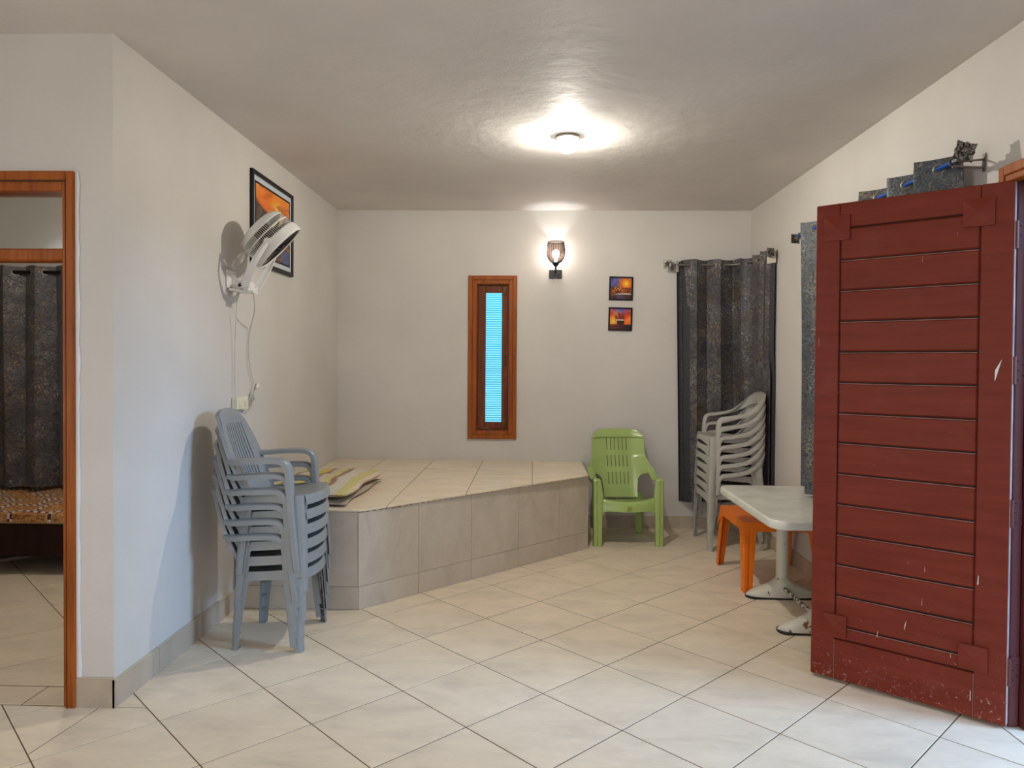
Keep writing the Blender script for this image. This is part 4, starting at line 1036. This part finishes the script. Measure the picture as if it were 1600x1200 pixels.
# ------------------------------------------------------------------ curtains and rods
def curtain(name, label, path, nw, amp, z0, z1, mat, sway=None, phase=0.0, grom=None, lin=None, group=None, sharp=1.0, tape=True, ampf=None):
    """path: smoothed list of (x,y); cloth folds across it"""
    P = [Vector((a[0], a[1], 0)) for a in path]; L = [0]
    for a, b in zip(P, P[1:]): L.append(L[-1]+(b-a).length)
    T = L[-1]
    def at(s):
        s = max(0, min(T, s)); k = 0
        while k < len(L)-2 and L[k+1] < s: k += 1
        f = (s-L[k])/max(1e-9, L[k+1]-L[k]); p = P[k].lerp(P[k+1], f); d = (P[k+1]-P[k]).normalized(); return p, Vector((-d.y, d.x, 0)), d
    t = thing(name, label, 'curtain', (P[0].lerp(P[-1], 0.5).x, P[0].lerp(P[-1], 0.5).y, z0), 0, group); off = tuple(t.location)
    ns = nw*14; nz = 26; G = []
    def pt(i, q):
        s = i/ns; z = lerp(z1, z0, q); p, n, d = at(s*T); th = 2*PI*nw*s+phase
        wv = sin(th); a = amp*(0.85+0.35*q*sin(i*0.31+1))*(1+0.12*sin(3*q+i*0.2))*(ampf(s, q) if ampf else 1); y = a*wv
        y += 0.35*a*q*sin(th*0.5+0.7)
        p2 = p+n*y+d*(0.012*sin(2*th)*sharp+0.010*q*sin(th*0.37+2))
        if sway: sx, sy = sway(s, q); p2 = p2+Vector((sx, sy, 0))
        return Vector((p2.x, p2.y, z-(0.004*cos(th) if q == 0 else 0)))
    for k in range(nz+1): q = k/nz; G.append([pt(i, q) for i in range(ns+1)])
    m = MB(); m.sheet(G, 0.003); m.build('cloth', mat, t, smooth=60, off=off)
    # eyelets where the cloth crosses the rod
    gz = z1-0.045; k = math.ceil(phase/PI-1e-9)
    for s_i in range(2*nw+1):
        th = s_i*PI; s = (th-phase)/(2*PI*nw)
        if s < 0.01 or s > 0.99: continue
        i = s*ns; a = pt(i-0.6, 0.03); b = pt(i+0.6, 0.03); tg = (b-a); tg.z = 0; tg.normalize(); nn = Vector((-tg.y, tg.x, 0)); c = pt(i, 0.03); c.z = gz
        mm = MB(); mm.ring(c, nn, 0.020, 0.0045, 24, 8)
        mm.build('eyelet', STEEL, t, smooth=True, off=off)
    if lin:
        for sd in lin:
            i0, i1 = (0, 7) if sd == 0 else (ns-8, ns); G2 = []
            for k in range(nz+1):
                q = k/nz; row = []
                for i in range(i0, i1+1):
                    w_ = pt(i, q); _, n, d = at(i/ns*T); row.append(w_+n*(0.022)+d*(-0.028 if sd == 0 else 0.034)+Vector((0, 0, -0.01)))
                G2.append(row)
            MB().sheet(G2, 0.002).build('lining', LINING, t, smooth=60, off=off)
            G3 = [[Vector(p)+Vector((-0.012 if sd == 0 else 0.0, -0.055 if sd == 0 else -0.012, 0.0))+Vector((0, 0, -0.085*r)) for p in (G2[0][0:4] if sd == 0 else G2[0][-4:])] for r in (0, 0.5, 1)]
            if tape: MB().sheet(G3, 0.003).build('header_tape', TABW, t, smooth=True, off=off)
    return t
def finial(m, c, ax, s=0.030, up=(0, 0, 1)):
    """square rosette plate: centre c, facing along ax"""
    c = Vector(c); ax = Vector(ax).normalized(); u = Vector(up); u = (u-ax*u.dot(ax)).normalized(); v = ax.cross(u)
    M = Matrix.Translation(c) @ Matrix((v, u, ax)).transposed().to_4x4()
    n = 32; P = []
    for k in range(n):
        a = 2*PI*k/n; sq = 1/max(abs(cos(a)), abs(sin(a))); P.append((s*sq*(0.90+0.06*cos(8*a))*cos(a), s*sq*(0.90+0.06*cos(8*a))*sin(a)))
    m.prism(P, -0.006, 0.006, 0.003, M)
    m.lathe([(0.020, 0.004), (0.018, 0.011), (0.014, 0.008), (0.012, 0.012), (0.0005, 0.017)], 20, M)
    m.lathe([(0.010, -0.006), (0.014, -0.012), (0.012, -0.022), (0.007, -0.028), (0.008, -0.045)], 16, M)
    for k in range(8):
        a = 2*PI*k/8+PI/8; p = M @ Vector((0.024*cos(a), 0.024*sin(a), 0.007)); m.add([p+Vector((dx, dy, dz)) for dx, dy, dz in ((.004, 0, 0), (-.004, 0, 0), (0, .004, 0), (0, -.004, 0), (0, 0, .004), (0, 0, -.004))], [(0, 2, 4), (2, 1, 4), (1, 3, 4), (3, 0, 4), (2, 0, 5), (1, 2, 5), (3, 1, 5), (0, 3, 5)])
def bracket(m, wall_p, nrm, rod_p):
    wp = Vector(wall_p); n = Vector(nrm); rp = Vector(rod_p); s = n.cross(Vector((0, 0, 1)))
    M = Matrix.Translation(wp) @ Matrix((s, Vector((0, 0, 1)), n)).transposed().to_4x4()
    m.box(-0.010, 0.010, -0.035, 0.035, 0, 0.004, 0.001, M=M); m.tube([wp+Vector((0, 0, -0.02)), rp+Vector((0, 0, -0.016))], 0.005, 8); m.tube([wp+Vector((0, 0, 0.012)), rp], 0.004, 8)
    m.ring(rp, s, 0.013, 0.004, 16, 6)

RZ = 2.112
# corner curtain
cpath = cr([(1.155, 5.800), (1.40, 5.800), (1.58, 5.772), (1.660, 5.68), (1.676, 5.50), (1.678, 5.285)], 8)
rod = thing('curtain_rod', 'pewter curtain rod with square finials bent across the back right corner', 'curtain rod', (1.4, 5.6, RZ)); ro = tuple(rod.location)
m = MB(); m.tube([(p.x, p.y, RZ) for p in [Vector((1.07, 5.80, 0))]+[Vector((a.x, a.y, 0)) if hasattr(a, 'x') else Vector(a) for a in [Vector((q[0], q[1], 0)) for q in cpath]]+[Vector((1.678, 5.235, 0))]], 0.0095, 12); m.build('pole', STEEL, rod, smooth=True, off=ro)
m = MB(); finial(m, (1.055, 5.775, RZ+0.003), (-0.35, -0.93, 0.0), 0.032); m.build('finial', PEWTER, rod, smooth=30, off=ro)
m = MB(); finial(m, (1.672, 5.20, RZ+0.012), (0.30, -0.95, 0.0), 0.030); m.build('finial', PEWTER, rod, smooth=30, off=ro)
m = MB(); bracket(m, (1.11, YB, RZ), (0, -1, 0), (1.11, 5.802, RZ)); m.build('bracket', STEEL, rod, off=ro)
m = MB(); bracket(m, (XR, 5.25, RZ), (-1, 0, 0), (1.678, 5.25, RZ)); m.build('bracket', STEEL, rod, off=ro)
curtain('curtain', 'charcoal patterned eyelet curtain hanging across back right corner behind chairs', [(p[0], p[1]) for p in cpath], 5, 0.042, 0.235, 2.152, CURT, lin=(0, 1), phase=0.6,
        sway=lambda s, q: (0.035*q*(1-s)+0.024*sm((s-0.50)/0.12)*sm((q-0.36)/0.12), 0.0), ampf=lambda s, q: 1-0.15*sm((s-0.45)/0.2)-0.75*sm((s-0.50)/0.12)*sm((q-0.36)/0.12))
# right wall curtain, seen above and beside the open door
rod = thing('curtain_rod', 'curtain rod with blue wrap on the right wall above the open door', 'curtain rod', (1.6, 3.7, RZ)); ro = tuple(rod.location)
rx = 1.612
m = MB(); m.tube([(rx, 2.835, RZ), (rx, 4.50, RZ)], 0.0095, 12); m.build('pole', BLUE, rod, smooth=True, off=ro)
m = MB(); finial(m, (rx, 2.785, RZ+0.020), (-0.22, -0.97, 0.05), 0.037, (0.30, 0, 1)); m.tube([(rx, 2.80, RZ), (rx, 2.85, RZ)], 0.012, 12); m.build('finial', PEWTER, rod, smooth=30, off=ro)
m = MB(); finial(m, (rx-0.01, 4.52, RZ-0.012), (-0.30, 0.95, 0.0), 0.030); m.build('finial', PEWTER, rod, smooth=30, off=ro)
m = MB(); bracket(m, (XR, 2.865, RZ), (-1, 0, 0), (rx, 2.865, RZ)); m.build('bracket', STEEL, rod, off=ro)
m = MB(); bracket(m, (XR, 4.47, RZ), (-1, 0, 0), (rx, 4.47, RZ)); m.build('bracket', STEEL, rod, off=ro)
curtain('curtain', 'blue-grey patterned eyelet curtain on right wall, mostly hidden by open door', [(rx, 2.895+ (4.42-2.895)*k/60) for k in range(61)], 6, 0.068, 0.618, 2.155, CURTT, phase=-PI/2)

# ------------------------------------------------------------------ bedroom seen through the left doorway
bed = thing('bed', 'low dark wooden bed seen through the left doorway', 'bed', (-3.2, 4.75, 0)); bo = tuple(bed.location)
bx0, bx1, by0, by1 = -4.3, -2.40, 4.36, 5.30
MB().box(bx0, bx1, by0, by0+0.03, 0.125, 0.335, 0.004).build('side_rail', BEDW, bed, off=bo)
MB().box(bx0, bx1, by1-0.03, by1, 0.125, 0.315, 0.004).build('side_rail', BEDW, bed, off=bo)
MB().box(bx1-0.03, bx1, by0+0.03, by1-0.03, 0.125, 0.335, 0.004).build('end_rail', BEDW, bed, off=bo)
for x in (bx0+0.04, bx1-0.16):
    for y in (by0+0.03, by1-0.09): MB().box(x, x+0.06, y, y+0.06, 0, 0.13, 0.003).build('leg', BEDW, bed, off=bo)
MB().box(bx0+0.02, bx1-0.03, by0+0.03, by1-0.03, 0.29, 0.322).build('slat_base', BEDW, bed, off=bo)
m = MB(); m.box(bx0+0.01, bx1-0.02, by0+0.01, by1-0.02, 0.3365, 0.352, 0.004); m.build('mattress_pad', m_plain('pale_mattress', S(196, 168, 120), 0.9), bed, off=bo)
cv = NT('patchwork_cover'); mv = cv.map((1, 1, 1))
br = cv.n('TexBrick'); br.inputs['Scale'].default_value = 3.2; br.inputs['Mortar Size'].default_value = 0.05; br.inputs['Brick Width'].default_value = 0.8; br.inputs['Row Height'].default_value = 0.55
br.inputs['Color1'].default_value = (0, 0, 0, 1); br.inputs['Color2'].default_value = (1, 1, 1, 1); br.inputs['Mortar'].default_value = (0.5, 0.5, 0.5, 1); cv.l(mv, br.inputs['Vector'])
ck = cv.n('TexChecker'); ck.inputs['Scale'].default_value = 42; ck.inputs[1].default_value = S(70, 28, 30); ck.inputs[2].default_value = S(222, 205, 195); cv.l(cv.map((1, 1, 0.01)), ck.inputs[0])
wv = cv.n('TexWave'); wv.inputs['Scale'].default_value = 17; wv.inputs['Distortion'].default_value = 9; wv.inputs['Detail Scale'].default_value = 2.2; cv.l(cv.map((1, 0.6, 0), (0, 0, 0.7)), wv.inputs[0])
wc = cv.ramp(wv.outputs['Fac'], [(0.35, S(104, 62, 34)), (0.5, S(196, 156, 104))])
pl = cv.ramp(br.outputs['Color'], [(0.30, BW(0)), (0.34, BW(1))])
tan = cv.mix(cv.ramp(cv.noise(60), [(0.45, BW(0)), (0.55, BW(1))]), S(150, 92, 44), S(190, 146, 92))
cv.color(cv.mix(br.outputs['Fac'], cv.mix(pl, wc, tan), ck.outputs[0])); cv.set(0.9)
G = []
for i in range(29):
    v = i/28; row = []
    for j in range(41):
        x = lerp(bx0, bx1-0.01, j/40); bumpz = 0.006*sin(x*9+v*7)+0.006*sin(x*21-v*11)+0.03*sm((x+3.3)/0.7)*sm(v*1.6)
        if v < 0.12: y = by0-0.002-0.004*sin(x*14); z = lerp(0.352, 0.405, v/0.12)
        else: y = lerp(by0+0.004, by1-0.02, (v-0.12)/0.88); z = 0.408+0.012*sm((v-0.12)*8)+bumpz
        row.append((x, y, z))
    G.append(row)
o = MB().sheet(G, 0.006).build('bedspread', cv.m, None, smooth=60, off=(-3.2, 4.75, 0.37)); o.location = (-3.2, 4.75, 0.37)
tag(o, 'brown and tan patchwork bedspread covering the low bed', 'bedspread')
MB().box(bx0+0.02, bx1-0.03, by0+0.02, by1-0.02, 0.3525, 0.398, 0.01).build('mattress', bpy.data.materials['pale_mattress'], bed, off=bo)
o = MB().box(-0.32, 0.32, -0.011, 0.011, 0, 0.022, 0.003).build('loose_batten', m_plain('pale_batten', S(206, 200, 176), 0.6), None); o.location = (-3.30, 4.86, 0.001); o.rotation_euler = (0, 0, math.radians(52))
tag(o, 'pale thin batten lying on the floor under the bed', 'batten')
rod = thing('curtain_rod', 'dark curtain rod in the bedroom beyond the doorway', 'curtain rod', (-3.3, 5.04, 1.942)); ro = tuple(rod.location)
m = MB(); m.tube([(-4.4, 5.04, 1.942), (-2.45, 5.04, 1.942)], 0.011, 12); m.build('pole', BLACK, rod, smooth=True, off=ro)
for x in (-4.35, -2.5):
    m = MB(); bracket(m, (x, BY1, 1.942), (0, -1, 0), (x, 5.04, 1.942)); m.build('bracket', STEEL, rod, off=ro)
bed.scale = (1, 1, 0.94); bs = bpy.data.objects['bedspread']; bs.scale = (1, 1, 0.94); bs.location.z *= 0.94
curtain('curtain', 'dark charcoal eyelet curtain above the bed beyond the doorway', [(-4.3+1.75*k/30, 5.04) for k in range(31)], 8, 0.045, 0.428, 1.986, CURT, phase=0.3)

# ------------------------------------------------------------------ striped cushion folded on the platform
cu = thing('floor_cushion', 'folded cream, yellow and brown striped cushion lying on the tiled platform', 'cushion', (-1.262, 4.36, PH))
def stripe(x):                    # colours across the width, x from the right edge
    bands = [(0.02, (214, 196, 176)), (0.075, (200, 190, 128)), (0.13, (206, 198, 184)), (0.145, (206, 198, 184)), (0.18, (158, 122, 100)), (0.235, (204, 196, 134)), (0.27, (200, 190, 184)), (0.30, (158, 122, 100)), (0.36, (206, 186, 100)), (0.42, (202, 194, 184)), (0.45, (158, 122, 100)), (0.52, (204, 196, 134)), (0.9, (206, 198, 184))]
    for b, c in bands:
        if x < b: return c
    return bands[-1][1]
def cushion(hx, hy, th, z0, seed, mat, name, wob=0.006, pal=True, lift=0.0):
    V = []; C = []; nx, ny = 48, 40; Fs = []
    for side_ in (1, -1):
        for j in range(ny+1):
            for i in range(nx+1):
                u = -1+2*i/nx; v = -1+2*j/ny; f = max(0, (1-abs(u)**4)*(1-abs(v)**4))**0.42
                pin = 1-0.05*(1-abs(v))*abs(u)**3; x = u*hx*pin+0.010*sin(v*5+seed)*(abs(u)); y = v*hy*(1-0.03*(1-abs(u)))
                wr_ = wob*(sin(x*26+3*v+seed)+sin(y*19+2*u+seed*2)+0.6*sin(x*47+y*31))
                z = z0+th*0.5+side_*(th*0.5*f+wr_*f*(1 if side_ > 0 else 0.3))+lift*sm((v-0.3)/0.7)*sm((u)/1.0)
                if side_ < 0: z = max(z, z0+0.001)
                V.append((x, y, z)); c = stripe((hx-x)+0.012*sin(y*9+seed)) if pal else (184, 168, 154)
                C.append(S(*[q*(0.97+0.03*sin(x*300)) for q in c]))
    n1 = (nx+1)*(ny+1)
    for s_ in (0, 1):
        for j in range(ny):
            for i in range(nx):
                a = s_*n1+j*(nx+1)+i; q = (a, a+1, a+nx+2, a+nx+1); Fs.append(q if s_ == 0 else q[::-1])
    rim = [j*(nx+1) for j in range(ny+1)]
    E_ = [i for i in range(nx+1)]+[j*(nx+1)+nx for j in range(1, ny+1)]+[ny*(nx+1)+i for i in range(nx-1, -1, -1)]+[j*(nx+1) for j in range(ny-1, 0, -1)]
    for a, b in zip(E_, E_[1:]+E_[:1]): Fs.append((a, b, b+n1, a+n1))
    m = MB(); m.add(V, Fs); return m.build(name, mat, cu, smooth=60, colors=C)
cushion(0.262, 0.44, 0.030, 0.001, 1.3, STRIPE, 'under_layer', 0.001, False)
cushion(0.268, 0.43, 0.072, 0.030, 4.2, STRIPE, 'upper_layer', 0.0035, True, 0.004)
cu.rotation_euler = (0, 0, math.radians(-1.5))
